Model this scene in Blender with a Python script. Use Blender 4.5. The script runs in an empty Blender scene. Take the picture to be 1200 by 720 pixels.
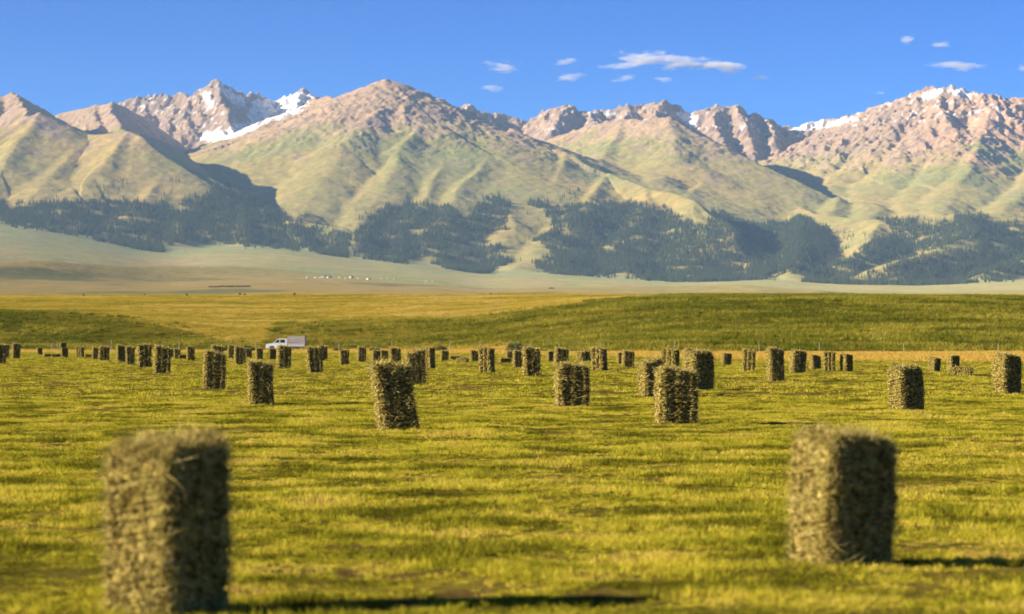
import bpy, math, random
import numpy as np

# ------------------------------------------------------------------ camera, light, exposure
F = 3333.0          # focal length in photo pixels (100 mm lens, 36 mm film, 1200 px)
HOR = 396.0         # horizon row in the photo
EYE = 1.36          # eye height in metres
SUN_EL, SUN_AZ = 20.5, 13.0      # sun height; degrees in front of straight left
sc = bpy.context.scene
C = sc.collection
cam_d = bpy.data.cameras.new('camera')
cam = bpy.data.objects.new('camera', cam_d)
C.objects.link(cam)
cam.location = (0, 0, EYE)
cam.rotation_euler = (math.radians(90), 0, 0)
cam_d.lens = 100
cam_d.sensor_width = 36
cam_d.shift_y = 36 / 1200
cam_d.clip_start = 0.5
cam_d.clip_end = 90000
cam_d.dof.use_dof = True
cam_d.dof.focus_distance = 62
cam_d.dof.aperture_fstop = 3.3
sc.camera = cam

w = bpy.data.worlds.new('World')
sc.world = w
w.use_nodes = True
nt = w.node_tree
nt.nodes.clear()
sky = nt.nodes.new('ShaderNodeTexSky')
sky.sky_type = 'NISHITA'
sky.sun_disc = False
sky.sun_elevation = math.radians(SUN_EL)
sky.sun_rotation = math.radians(270 - SUN_AZ)
sky.altitude = 2200
sky.air_density = 0.8
sky.dust_density = 0.0
sky.ozone_density = 6.5
bg = nt.nodes.new('ShaderNodeBackground')
bg.inputs['Strength'].default_value = 0.0190
wo = nt.nodes.new('ShaderNodeOutputWorld')
gm = nt.nodes.new('ShaderNodeGamma')          # clear high-altitude air: deeper, more saturated blue
gm.inputs['Gamma'].default_value = 1.7
nt.links.new(sky.outputs[0], gm.inputs['Color'])
tint = nt.nodes.new('ShaderNodeVectorMath'); tint.operation = 'MULTIPLY'
tint.inputs[1].default_value = (0.70, 0.98, 1.02)
nt.links.new(gm.outputs[0], tint.inputs[0])
nt.links.new(tint.outputs[0], bg.inputs['Color'])
nt.links.new(bg.outputs[0], wo.inputs['Surface'])

sd = bpy.data.lights.new('sun', 'SUN')
sd.energy = 5.0
sd.angle = math.radians(0.5)
sd.color = (1.0, 0.88, 0.69)
sun = bpy.data.objects.new('sun', sd)
C.objects.link(sun)
sun.location = (-60, -20, 60)
el, az = math.radians(SUN_EL), math.radians(SUN_AZ)
from mathutils import Vector, Matrix
to_sun = Vector((-math.cos(el) * math.cos(az), -math.cos(el) * math.sin(az), math.sin(el)))
sun.rotation_euler = to_sun.to_track_quat('Z', 'Y').to_euler()

sc.view_settings.view_transform = 'Standard'
sc.view_settings.look = 'None'
sc.view_settings.gamma = 1
sc.view_settings.exposure = 1.33
sc.render.engine = 'CYCLES'
sc.cycles.max_bounces = 6
sc.cycles.diffuse_bounces = 3
sc.cycles.transmission_bounces = 3
sc.cycles.volume_bounces = 2
sc.cycles.transparent_max_bounces = 6
sc.cycles.caustics_reflective = False
sc.cycles.caustics_refractive = False
sc.cycles.use_denoising = True

# ------------------------------------------------------------------ noise
def _hash(ix, iy, seed):
    h = (ix.astype(np.int64) * 374761393 + iy.astype(np.int64) * 668265263 + seed * 2147483647 + 1013904223) & 0xFFFFFFFF
    h = ((h ^ (h >> 13)) * 1274126177) & 0xFFFFFFFF
    h = (h ^ (h >> 16)) & 0xFFFFFFFF
    return h

def perlin(x, y, seed=0):
    x = np.asarray(x, float); y = np.asarray(y, float)
    ix = np.floor(x); iy = np.floor(y)
    fx = x - ix; fy = y - iy
    ix = ix.astype(np.int64); iy = iy.astype(np.int64)
    u = fx * fx * fx * (fx * (fx * 6 - 15) + 10)
    v = fy * fy * fy * (fy * (fy * 6 - 15) + 10)
    def g(dx, dy):
        a = _hash(ix + dx, iy + dy, seed) * (2 * math.pi / 4294967296.0)
        return np.cos(a) * (fx - dx) + np.sin(a) * (fy - dy)
    a = g(0, 0); b = g(1, 0); c = g(0, 1); d = g(1, 1)
    return (a + (b - a) * u + (c - a) * v + (a - b - c + d) * u * v) * 1.5

def fbm(x, y, o=4, seed=0, gain=0.5):
    s = 0; a = 1.0
    for i in range(o):
        s = s + a * perlin(x * 2 ** i + 17.3 * i, y * 2 ** i - 9.1 * i, seed + i)
        a *= gain
    return s

def ridged(x, y, o=4, seed=0, gain=0.5):
    s = 0; a = 1.0; n = 0
    for i in range(o):
        s = s + a * (1 - np.abs(perlin(x * 2 ** i + 11.3 * i, y * 2 ** i - 5.1 * i, seed + i)) * 2)
        n += a; a *= gain
    return s / n

def sstep(a, b, x):
    t = np.clip((x - a) / (b - a), 0, 1)
    return t * t * (3 - 2 * t)

def in_poly(px, py, poly):
    inside = np.zeros(px.shape, bool)
    n = len(poly)
    j = n - 1
    for i in range(n):
        xi, yi = poly[i]; xj, yj = poly[j]
        if yi != yj:
            cnd = ((yi > py) != (yj > py)) & (px < (xj - xi) * (py - yi) / (yj - yi) + xi)
            inside ^= cnd
        j = i
    return inside

# ------------------------------------------------------------------ mesh and material helpers
def mesh_np(name, verts, tris=None, quads=None, smooth=False):
    me = bpy.data.meshes.new(name)
    verts = np.asarray(verts, np.float32)
    me.vertices.add(len(verts))
    me.vertices.foreach_set('co', verts.ravel())
    loops = []; starts = []; totals = []
    off = 0
    if quads is not None and len(quads):
        q = np.asarray(quads, np.int32)
        loops.append(q.ravel()); starts.append(np.arange(len(q)) * 4); totals.append(np.full(len(q), 4)); off = len(q) * 4
    if tris is not None and len(tris):
        t = np.asarray(tris, np.int32)
        loops.append(t.ravel()); starts.append(off + np.arange(len(t)) * 3); totals.append(np.full(len(t), 3))
    if loops:
        lp = np.concatenate(loops).astype(np.int32); st = np.concatenate(starts).astype(np.int32); tt = np.concatenate(totals).astype(np.int32)
        me.loops.add(len(lp)); me.loops.foreach_set('vertex_index', lp)
        me.polygons.add(len(st)); me.polygons.foreach_set('loop_start', st); me.polygons.foreach_set('loop_total', tt)
        me.polygons.foreach_set('use_smooth', np.full(len(st), smooth, bool))
    me.update(calc_edges=True)
    return me

def grid_quads(nr, nc):
    i = np.arange((nr - 1) * (nc - 1)); r = i // (nc - 1); c = i % (nc - 1)
    a = r * nc + c
    return np.stack([a, a + 1, a + nc + 1, a + nc], 1)

def add_col(me, name, rgb):
    at = me.color_attributes.new(name, 'FLOAT_COLOR', 'POINT')
    d = np.ones((len(rgb), 4), np.float32); d[:, :3] = rgb
    at.data.foreach_set('color', d.ravel())

def add_f(me, name, v):
    at = me.attributes.new(name, 'FLOAT', 'POINT')
    at.data.foreach_set('value', np.asarray(v, np.float32))

def link(name, me, m=None, parent=None, label=None, cat=None, group=None, kind=None):
    o = bpy.data.objects.new(name, me)
    C.objects.link(o)
    if m is not None and me is not None and not me.materials:
        me.materials.append(m)
    if parent is not None: o.parent = parent
    tag(o, label, cat, group, kind)
    return o

def tag(o, label=None, cat=None, group=None, kind=None):
    if label: o['label'] = label
    if cat: o['category'] = cat
    if group: o['group'] = group
    if kind: o['kind'] = kind

class NT:
    def __init__(s, name):
        s.m = bpy.data.materials.new(name); s.m.use_nodes = True
        s.t = s.m.node_tree; s.t.nodes.clear()
        s.out = s.t.nodes.new('ShaderNodeOutputMaterial')
    def n(s, typ, **kw):
        nd = s.t.nodes.new(typ)
        for k, v in kw.items(): setattr(nd, k, v)
        return nd
    def l(s, a, b): s.t.links.new(a, b)
    def ramp(s, src, stops):
        r = s.n('ShaderNodeValToRGB')
        e = r.color_ramp.elements
        while len(e) < len(stops): e.new(0.5)
        for i, (p, c) in enumerate(stops):
            e[i].position = p; e[i].color = (*c, 1) if len(c) == 3 else c
        s.l(src, r.inputs[0]); return r.outputs[0]
    def noise(s, coord, scale, detail=4, rough=0.55):
        nd = s.n('ShaderNodeTexNoise'); nd.inputs['Scale'].default_value = scale
        nd.inputs['Detail'].default_value = detail; nd.inputs['Roughness'].default_value = rough
        if coord is not None: s.l(coord, nd.inputs['Vector'])
        return nd.outputs['Fac']
    def mix(s, fac, a, b, mode='MIX'):
        m = s.n('ShaderNodeMix', data_type='RGBA', blend_type=mode)
        for sock, v in ((m.inputs[0], fac), (m.inputs[6], a), (m.inputs[7], b)):
            if isinstance(v, (int, float)): sock.default_value = v
            elif isinstance(v, tuple): sock.default_value = (*v, 1)
            else: s.l(v, sock)
        return m.outputs[2]
    def mapr(s, v, a, b, c, d):
        m = s.n('ShaderNodeMapRange'); s.l(v, m.inputs[0])
        for i, x in enumerate((a, b, c, d)): m.inputs[i + 1].default_value = x
        return m.outputs[0]

def simple_mat(name, col, rough=0.6, metal=0, var=0.12, scale=20):
    t = NT(name)
    tc = t.n('ShaderNodeTexCoord')
    f = t.noise(tc.outputs['Object'], scale)
    lo = tuple(c * (1 - var) for c in col); hi = tuple(min(1, c * (1 + var)) for c in col)
    cr = t.ramp(f, [(0.3, lo), (0.7, hi)])
    b = t.n('ShaderNodeBsdfPrincipled'); t.l(cr, b.inputs['Base Color'])
    b.inputs['Roughness'].default_value = rough; b.inputs['Metallic'].default_value = metal
    t.l(b.outputs[0], t.out.inputs[0])
    return t.m

# ------------------------------------------------------------------ near terrain: field, dry strip, terrace banks
COLS = np.array([-600, 0, 120, 260, 400, 540, 660, 800, 1000, 1200, 1800], float)
ROWS = [  # distance in metres, then rows at which the surface is seen for every column
    (240, None, 0.0), (300, None, -0.2),
    (420, None, [-.65, -.65, -.65, -.65, -.65, -.6, 1.2, 2.9, 3.1, 3.0, 2.9]),
    (470, [404, 404, 404, 404, 404, 401, 380, 368, 366, 367, 367], None),
    (530, [372, 364, 369, 386, 380, 378, 362, 353, 351.5, 353.5, 355], None),
    (620, [372, 368, 370, 376, 375, 370, 356, 348, 347.5, 349.5, 352], None),
    (760, [360, 359, 359, 360, 359, 356, 350, 347, 346.5, 348.5, 351], None),
    (1000, [346, 346, 345.5, 345.5, 345.5, 345, 345, 346.5, 347, 349, 350], None),
    (1300, [355] * 11, None), (2200, [352] * 11, None), (3000, [348] * 11, None)]
_D = np.array([0, 120] + [r[0] for r in ROWS], float)
_Z = np.zeros((len(_D), len(COLS)))
for i, (d, py, z) in enumerate(ROWS):
    _Z[i + 2] = (EYE + (HOR - np.array(py)) / F * d) if py is not None else z
_Dg = np.concatenate([np.arange(0, 1400, 5.0), np.arange(1400, 3001, 40.0)])
_Pg = np.arange(-600, 1801, 20.0)
_tmp = np.stack([np.interp(_Dg, _D, _Z[:, k]) for k in range(len(COLS))], 1)
_G = np.stack([np.interp(_Pg, COLS, _tmp[i]) for i in range(len(_Dg))], 0)
def _blur(a, n, ax):
    k = np.hanning(n + 2)[1:-1]; k /= k.sum()
    p = n // 2
    pad = [(0, 0), (0, 0)]; pad[ax] = (p, p)
    ap = np.pad(a, pad, mode='edge')
    return sum(k[i] * np.take(ap, np.arange(i, i + a.shape[ax]), axis=ax) for i in range(n))
_G[:280] = _blur(_G[:280], 7, 0)
_G = _blur(_G, 5, 1)

def near_base(x, y):
    D = np.clip(y, 1.0, 2999.0)
    px = np.clip(600 + x / D * F, -599, 1799)
    di = np.interp(D, _Dg, np.arange(len(_Dg))); i0 = np.clip(di.astype(int), 0, len(_Dg) - 2); fd = di - i0
    pi = (px + 600) / 20; j0 = np.clip(pi.astype(int), 0, len(_Pg) - 2); fp = pi - j0
    return ((_G[i0, j0] * (1 - fd) + _G[i0 + 1, j0] * fd) * (1 - fp) + (_G[i0, j0 + 1] * (1 - fd) + _G[i0 + 1, j0 + 1] * fd) * fp)

def ground_z(x, y):
    x = np.asarray(x, float); y = np.asarray(y, float)
    z = near_base(x, y)
    z = z + 0.022 * fbm(x * 0.9, y * 0.9, 3, 5) + 0.03 * perlin(x * 0.2, y * 0.2, 9)
    far = sstep(240, 420, y)
    z = z + far * (0.25 * fbm(x * 0.03, y * 0.03, 4, 21) + 0.10 * fbm(x * 0.2, y * 0.2, 3, 22))
    z = z + sstep(450, 900, y) * 0.5 * perlin(x * 0.011, y * 0.018, 31)
    return z

# ------------------------------------------------------------------ mountains: ridge lines (photo column, photo row, distance km)
R = []; MAINS = []   # (points, slope, rockiness)
def ridge(pts, s=0.56, rock=0.3):
    if len(pts) >= 8 or s >= 0.575 or s < 0.40: MAINS.append(len(R))
    R.append((pts, s * (0.80 if .4 <= s < 0.53 and len(pts) < 8 else 1.0), rock))
# left grassy hill and the peaks behind it
ridge([(-200,165,13.6),(-60,160,13.3),(0,152,13.2),(45,132.5,13.2),(71,149,13.15),(100,158,13.1),(128,157,13.0),(150,155,12.9),(165,161,12.8),(202,189,12.6),(240,214,12.45),(281,227,12.3),(337,256,12.0),(405,268,11.7)], .40, .1)
ridge([(140,156,12.95),(170,157,13.3),(202,173,13.7),(240,198,14.1),(281,219,14.6),(325,243,15.0)], .75, .1)
ridge([(150,155,12.9),(110,200,12.2),(60,245,11.5)], .42, .1)
ridge([(45,132.5,13.2),(0,185,12.4),(-70,235,11.6)], .42, .1)
ridge([(100,158,13.1),(60,205,12.2),(10,246,11.5)], .42, .1)
ridge([(202,189,12.6),(175,225,12.0),(140,262,11.4)], .42, .1)
ridge([(240,214,12.45),(215,245,11.9),(205,280,11.3)], .45, .1)
ridge([(281,227,12.3),(280,255,11.8),(290,285,11.3)], .5, .1)
ridge([(337,256,12.0),(345,275,11.6),(370,293,11.3)], .5, .1)
ridge([(-200,185,14.8),(-60,140,14.3),(0,113,14.2),(13,109,14.2),(25,113,14.3),(40,122,14.5),(71,141,14.8),(107,163,15.1)], .8, .15)
ridge([(13,109,14.2),(24,122,13.9),(36,136,13.5)], .75, .5)
ridge([(0,113,14.2),(-20,150,13.6)], .6, .5)
ridge([(20,158,15.8),(75,132,15.6),(110,125,15.5),(131,121,15.4),(150,128,15.6),(172,140,15.9),(202,162,16.2),(244,200,16.5),(300,245,16.9)], .8, .15)
ridge([(131,121,15.4),(130,136,15.0),(148,152,14.4),(190,185,13.7),(230,215,13.2)], .72, .4)
ridge([(110,125,15.5),(112,142,15.0),(118,158,14.4)], .6, .5)
# snowy rock crest behind
ridge([(40,160,18.2),(100,135,18),(142,117,17.8),(160,114,17.8),(170,117,17.8),(183,110,17.8),(195,112,17.7),(204,115,17.7),(213,110,17.7),(222,112,17.6),(232,106,17.6),(243,104,17.6),(253,96,17.5),(262,101,17.5),(270,106,17.6),(277,107,17.6),(285,113,17.7),(300,111,17.8),(310,117,17.9),(322,117,18),(336,112,18),(346,110,17.9),(356,106,17.9),(366,111,17.8),(375,117,17.6),(400,130,17.6)], .75, 1)
ridge([(253,96,17.5),(262,122,17.1),(271,146,16.6)], .8, 1)
ridge([(232,106,17.6),(234,130,17.2),(243,152,16.8),(250,165,16.6)], .8, 1)
ridge([(204,115,17.7),(203,135,17.3),(196,155,16.9),(200,172,16.6)], .8, 1)
ridge([(170,117,17.8),(168,135,17.4),(160,150,17.1)], .8, 1)
ridge([(222,112,17.6),(218,132,17.2),(220,150,16.8)], .8, 1)
ridge([(356,106,17.9),(345,126,17.5),(335,140,17.2)], .6, 1)
ridge([(322,140,16.9),(312,146,16.5),(300,160,16.0)], .5, .8)
# central mountain
ridge([(375,120,15.9),(353,147,15.5),(322,166,15.05),(285,186,14.5),(262,215,14.1),(262,232,13.8)], .58, .5)
ridge([(375,117,15.9),(382,114,15.6),(392,116,15.3),(409,110,15.1),(431,102,14.9),(441,97,14.8),(454,94,14.7),(466,96,14.7),(476,99,14.7),(490,107,14.7),(502,112,14.7),(525,121,14.6),(544,138,14.55),(570,145,14.5),(600,151,14.4),(620,163,14.3),(637,172,14.2),(667,179,14.1),(690,194,13.9),(712,204,13.8),(740,213,13.5),(761,222,13.3),(790,226,13.1),(810,235,12.9),(840,256,12.6),(862,275,12.2)], .44, .35)
ridge([(409,110,15.1),(396,140,14.6),(368,175,14.0),(335,215,13.2),(312,245,12.6)], .5, .4)
ridge([(454,94,14.7),(448,118,14.4),(428,140,14.0),(404,160,13.6),(385,190,13.1),(360,232,12.3),(345,262,11.8)], .52, .4)
ridge([(502,112,14.7),(496,140,14.2),(470,172,13.6),(468,186,13.4),(440,222,12.6),(425,252,12.1),(420,285,11.4)], .5, .2)
ridge([(468,186,13.4),(495,198,13.45),(517,212,13.4),(525,224,13.2)], .6, .2)
ridge([(544,138,14.55),(530,168,14.0),(520,188,13.6),(498,230,12.7),(480,262,12.0),(470,295,11.4)], .48, .1)
ridge([(600,151,14.4),(580,178,13.9),(558,200,13.4),(555,203,13.3),(535,225,12.8),(520,258,12.1),(512,290,11.5)], .48, .1)
ridge([(555,203,13.3),(572,212,13.35),(589,223,13.3),(598,225,13.3),(615,236,13.2),(650,246,12.9)], .6, .1)
ridge([(589,223,13.3),(585,240,12.9),(605,262,12.2),(612,290,11.6),(605,312,11.2)], .45, .1)
ridge([(637,172,14.2),(618,196,13.8),(604,214,13.5)], .45, .1)
ridge([(667,179,14.1),(655,205,13.6),(640,228,13.1)], .45, .1)
ridge([(712,204,13.8),(695,226,13.2),(672,252,12.5),(655,285,11.7),(660,312,11.3)], .42, .1)
ridge([(761,222,13.3),(755,250,12.7),(740,285,11.9),(735,315,11.3)], .42, .1)
ridge([(810,235,12.9),(815,262,12.4),(820,295,11.8),(815,325,11.3)], .45, .1)
# second mountain with the long shaded flank
ridge([(585,200,16.2),(640,166,16.0),(665,156,15.9),(690,148,15.8),(712,143,15.7),(730,141,15.6),(755,140,15.45),(784,137,15.3),(797,149,15.2),(810,161,15.1),(840,189,14.9),(877,211,14.7),(900,226,14.5),(930,240,14.2),(960,256,13.8)], .45, .3)
ridge([(730,141,15.6),(716,170,15.0),(696,194,14.5)], .5, .2)
ridge([(784,137,15.3),(788,160,14.9),(790,180,14.5),(772,205,14.0)], .5, .2)
ridge([(840,189,14.9),(822,215,14.2),(800,235,13.6)], .45, .1)
ridge([(900,226,14.5),(880,245,13.9),(868,265,13.2),(880,290,12.3),(890,322,11.4)], .42, .1)
ridge([(784,137,15.3),(800,142,15.8),(825,157,16.2),(840,168,16.35),(860,179,16.5),(877,189,16.55),(900,203,16.6),(945,229,16.7),(992,240,16.8)], .8, .1)
# far rocky crest
ridge([(480,160,18.2),(520,136,18),(532,126,18),(547,120,18),(555,126,18),(570,134,18),(585,133,18),(600,138,18),(612,141,18),(626,142,18),(633,135,18),(641,132,18),(650,126,17.9),(662,121,17.9),(675,126,17.9),(683,131,17.9),(690,133,17.9),(700,130,18),(709,131,18),(720,126,18),(735,123,18),(754,126,18),(765,121,17.9),(774,119,17.9),(785,124,17.9),(795,129,17.9),(805,134,17.9),(814,134,17.9),(828,126,17.8),(840,123,17.8),(852,126,17.8),(862,124,17.8),(877,131,17.8),(890,136,17.8),(900,141,17.8),(910,145,17.8),(922,150,17.8),(950,165,17.8)], .72, 1)
for (a, b, c) in [((547,120,18),(545,140,17.5),(552,155,17.1)),((570,134,18),(575,150,17.5),(585,162,17.2)),((662,121,17.9),(655,140,17.5),(648,156,17.1)),((690,133,17.9),(695,145,17.5),(700,158,17.2)),((735,123,18),(732,140,17.6),(730,155,17.2)),((774,119,17.9),(770,135,17.5),(768,150,17.1)),((840,123,17.8),(838,148,17.3),(850,172,16.9)),((862,124,17.8),(872,150,17.3),(885,178,16.9)),((900,141,17.8),(905,165,17.2),(915,192,16.8)),((814,134,17.9),(822,155,17.4),(835,168,17.1))]:
    ridge([a, b, c], .8, 1)
# right massif
ridge([(880,180,18.3),(922,149,18),(940,146,18),(960,143,18),(985,140,17.9),(1005,136,17.8),(1015,131,17.7),(1025,128,17.6),(1037,121,17.5),(1050,119,17.5),(1065,114,17.3),(1080,108,17.2),(1090,103,17.1),(1103,101,17.0),(1115,104,16.9),(1132,108,16.9),(1145,112,16.8),(1162,113,16.8),(1180,115,16.8),(1200,117,16.8),(1280,128,16.8),(1400,150,17)], .47, .9)
ridge([(1005,136,17.8),(985,160,17.2),(958,180,16.7),(935,205,16.2)], .7, .9)
ridge([(1037,121,17.5),(1022,145,17.0),(1000,165,16.5),(965,195,15.8),(945,222,15.0)], .46, .8)
ridge([(1080,108,17.2),(1070,132,16.8),(1040,160,16.2),(1010,190,15.4),(985,222,14.6),(975,248,13.8)], .44, .7)
ridge([(1103,101,17.0),(1100,130,16.5),(1085,158,15.9),(1060,188,15.2),(1035,220,14.4),(1025,248,13.7)], .44, .7)
ridge([(1100,130,16.5),(1125,150,16.0),(1120,180,15.3),(1100,210,14.6),(1085,240,13.9)], .44, .6)
ridge([(1162,113,16.8),(1158,138,16.3),(1149,163,15.9),(1135,195,15.1),(1115,225,14.3),(1105,250,13.7)], .44, .4)
ridge([(1149,163,15.9),(1165,171,16.1),(1185,184,16.2),(1205,200,16.2)], .8, .5)
ridge([(1162,140,16.3),(1180,152,16.3),(1186,160,16.2)], .8, .7)
ridge([(1280,128,16.8),(1255,165,16),(1215,205,15),(1180,235,14.2),(1160,252,13.7)], .5, .3)
# wooded foothills on the right
ridge([(930,240,14.2),(960,252,13.6),(1020,258,13.3),(1070,256,13.2),(1130,250,13.2),(1200,256,13.2),(1300,262,13.2)], .35, .1)
ridge([(935,250,13.8),(935,285,12.4),(930,318,11.4)], .38, .1)
ridge([(1030,258,13.3),(1020,285,12.5),(985,310,11.8)], .38, .1)
ridge([(1130,250,13.2),(1140,275,12.5),(1100,292,12.0),(1040,310,11.5)], .36, .1)
ridge([(1260,260,13.2),(1250,285,12.3),(1200,305,11.7),(1150,322,11.3)], .36, .1)

FOOT_X = np.array([-300, 0, 60, 120, 190, 260, 340, 400, 450, 520, 560, 620, 700, 800, 900, 1000, 1100, 1200, 1500], float)
FOOT_Y = np.array([255, 262, 269, 280, 296, 289, 290, 301, 306, 314, 322, 318, 324, 331, 326, 332, 333, 328, 328], float)
DFOOT = 11200.0
_fx = np.arange(-300, 1501, 10.0); _fy = np.interp(_fx, FOOT_X, FOOT_Y); _fy = np.convolve(np.pad(_fy, 6, mode='edge'), np.hanning(15)[1:-1] / np.hanning(15)[1:-1].sum(), 'valid')
def plain_z(px, D):
    zf = EYE + (HOR - np.interp(px, _fx, _fy)) / F * DFOOT
    z3 = EYE + (HOR - 347.0) / F * 3000.0
    t = np.clip((D - 3000) / (DFOOT - 3000), -0.3, 1.6)
    z = z3 + (zf - z3) * (0.62 * np.clip(t, -0.3, None) + 0.38 * np.clip(t, 0, None) ** 2)
    return z

nc = 1250
pxs = np.linspace(-160, 1360, nc)
Ds = np.concatenate([np.arange(1150, 3000, 60.0), np.arange(3000, 10700, 45.0), np.arange(10700, 18500, 10.5)])
nr = len(Ds)
PX, DD = np.meshgrid(pxs, Ds)
X = (PX - 600) / F * DD
Y = DD
wx = X + 20 * perlin(X / 420, Y / 420, 71) + 7 * perlin(X / 140, Y / 140, 72)
wy = Y + 20 * perlin(X / 420, Y / 420, 73) + 7 * perlin(X / 140, Y / 140, 74)
m0 = int(np.searchsorted(Ds, 10400))
H = np.full(X.shape, -1e9); ROCK = np.zeros(X.shape); 
Xs, Ys = wx[m0:], wy[m0:]; Ys0 = DD[m0:]
hs = np.full(Xs.shape, -1e9); rk = np.zeros(Xs.shape)
for k, (pts, s, rock) in sorted(enumerate(R), key=lambda q: q[0] not in MAINS):
    P = np.array([((a - 600) / F * d * 1000, d * 1000, EYE + (HOR - b) / F * d * 1000) for a, b, d in pts])
    # only the block of the grid near enough to matter
    best = np.full(Xs.shape, -1e9, np.float32); bt = np.zeros(Xs.shape, np.float32); bd = np.zeros(Xs.shape, np.float32)
    acc = 0.0; spur = k not in MAINS; tot = sum(math.hypot(P[i + 1][0] - P[i][0], P[i + 1][1] - P[i][1]) for i in range(len(P) - 1))
    for i in range(len(P) - 1):
        ax, ay, azz = P[i]; bx, by, bz = P[i + 1]
        L2 = (bx - ax) ** 2 + (by - ay) ** 2; L = math.sqrt(L2)
        rad = 3600
        r0 = np.searchsorted(Ds[m0:], min(ay, by) - rad); r1 = np.searchsorted(Ds[m0:], max(ay, by) + rad)
        pl = 600 + (min(ax, bx) - rad) / min(ay, by) * F; pr = 600 + (max(ax, bx) + rad) / min(ay, by) * F
        c0, c1 = np.searchsorted(pxs, [pl, pr])
        if r1 <= r0 or c1 <= c0: acc += L; continue
        sl = (slice(r0, r1), slice(c0, c1))
        gx, gy = Xs[sl], Ys[sl]
        t = np.clip(((gx - ax) * (bx - ax) + (gy - ay) * (by - ay)) / L2, 0, 1)
        d = np.hypot(gx - ax - t * (bx - ax), gy - ay - t * (by - ay))
        soft = 9.0
        de = np.sqrt(d * d + soft * soft) - soft
        if spur:      # spurs leave the crest steep-sided and broaden downhill
            s0 = .52 + .25 * rock; se = s0 + (s - s0) * np.clip((acc + t * L) / tot, 0, 1) ** 0.6
        elif len(P) >= 8:      # steep back side
            se = np.where((bx - ax) * (gy - ay) - (by - ay) * (gx - ax) > 0, max(s, 0.95), s)
        else: se = s
        hh = azz + t * (bz - azz) - se * (de - 0.00009 * np.minimum(de, 2400) ** 2)
        up = hh > best[sl]
        best[sl] = np.where(up, hh, best[sl]); bt[sl] = np.where(up, acc + t * L, bt[sl]); bd[sl] = np.where(up, de, bd[sl])
        acc += L
    # ribs and gullies running down from the crest
    wv = bt / 190.0 + 0.5 * perlin(X[m0:] / 500, Y[m0:] / 500, 80 + k)
    rib = np.abs(perlin(wv, bd / 1400.0 + k, 100 + k)) * 1.6 + 0.45 * np.abs(perlin(wv * 2.7, bd / 600.0 + k, 200 + k))
    amp = np.minimum(bd * (0.036 + 0.10 * rock), 16 + 26 * rock)
    best = best - amp * (1 - np.clip(rib, 0, 1)) * 0.9
    if spur:
        base = np.maximum(hs, plain_z(PX[m0:], Ys0)); cap = (34 + 80 * rock) * 1.0
        over = np.clip(best - base, 0, None); best = np.where(best > base, base + cap * (1 - np.exp(-over / cap)), best)
    kk = 14.0
    dlt = np.clip(0.5 + 0.5 * (best - hs) / kk, 0, 1)
    hs2 = np.where(best < -1e8, hs, np.where(hs < -1e8, best, hs * (1 - dlt) + best * dlt + kk * dlt * (1 - dlt)))
    rk = np.where(best > hs, rock, rk)
    hs = hs2
H[m0:] = hs; ROCK[m0:] = rk
pl = plain_z(PX, DD)
pl = pl + sstep(2500, 6000, DD) * (7 * perlin(X / 900, Y / 1500, 41) + 3.0 * fbm(X / 260, Y / 420, 3, 42))
# low golden moraine swells in front of the left fan
pl = pl + 26 * np.exp(-((DD - 5200 - 4 * (PX - 100)) / 420) ** 2) * sstep(420, 180, PX) * sstep(-250, 60, PX)
pl = pl + 14 * np.exp(-((DD - 5600) / 500) ** 2) * sstep(560, 760, PX) * sstep(1000, 860, PX)
kk = 14.0
dlt = np.clip(0.5 + 0.5 * (H - pl) / kk, 0, 1)
Z = np.where(H < -1e8, pl, pl * (1 - dlt) + H * dlt + kk * dlt * (1 - dlt))
mt = np.clip((Z - pl) / 120, 0, 1)
ROCK = _blur(ROCK, 15, 0); ROCK = _blur(ROCK, 15, 1)
hi = sstep(760, 1150, Z)
rocky = np.clip(ROCK * hi * 1.2, 0, 1)
detail = ridged(X / 125 + .6 * perlin(X / 300, Y / 300, 58), Y / 190, 5, 51, 0.58)
Z = Z + mt * ((detail - 0.45) * (2 + 40 * rocky) + 2.5 * fbm(X / 60, Y / 60, 2, 55) + rocky * 12 * fbm(X / 45, Y / 45, 2, 57))
Z[:m0] = pl[:m0]
# behind the visible terrace the plain comes up out of a shallow dip
Z = np.where(DD < 2900, Z - 12 * sstep(2900, 2000, DD), Z)
PYm = HOR - (Z - EYE) / DD * F

# slope for colouring
gyv = np.gradient(Z, axis=0) / np.gradient(DD, axis=0)
gxv = np.gradient(Z, axis=1) / np.gradient(X, axis=1)
slope = np.hypot(gxv, gyv)

n1 = fbm(X / 700, Y / 700, 4, 61); n2 = fbm(X / 120, Y / 120, 4, 62); n3 = fbm(X / 35, Y / 35, 3, 63)
def C3(r, g, b): return np.array([r, g, b])[None, None, :]
def mixc(a, b, f): return a * (1 - f[..., None]) + b * f[..., None]
gold = C3(.46, .335, .105); green = C3(.29, .285, .10); rockc = C3(.50, .34, .20); rock2 = C3(.31, .23, .19); dirt = C3(.30, .23, .16)
leftness = sstep(420, 150, PX) * sstep(14500, 12500, DD)
col = mixc(green, gold, np.clip(0.42 + 0.55 * n1 + 0.22 * n2 + 0.35 * leftness, 0, 1))
fr = np.clip(sstep(880, 1150, Z + 170 * n1 + 110 * n2) + 0.6 * sstep(0.62, 0.95, slope + 0.25 * n2) * sstep(600, 900, Z), 0, 1)
rc = mixc(rockc, rock2, np.clip(0.2 + 0.45 * n2 + 0.2 * n3 + 0.6 * sstep(.7, 1.2, slope), 0, 1))
rc = mixc(rc, C3(.62, .37, .22), np.clip(sstep(1040, 1180, PX) * (0.5 + 0.6 * n1), 0, 1))
col = mixc(col, rc, fr)
col = mixc(col, dirt, 0.35 * sstep(0.2, 0.6, n2) * mt * (1 - fr))
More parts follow.
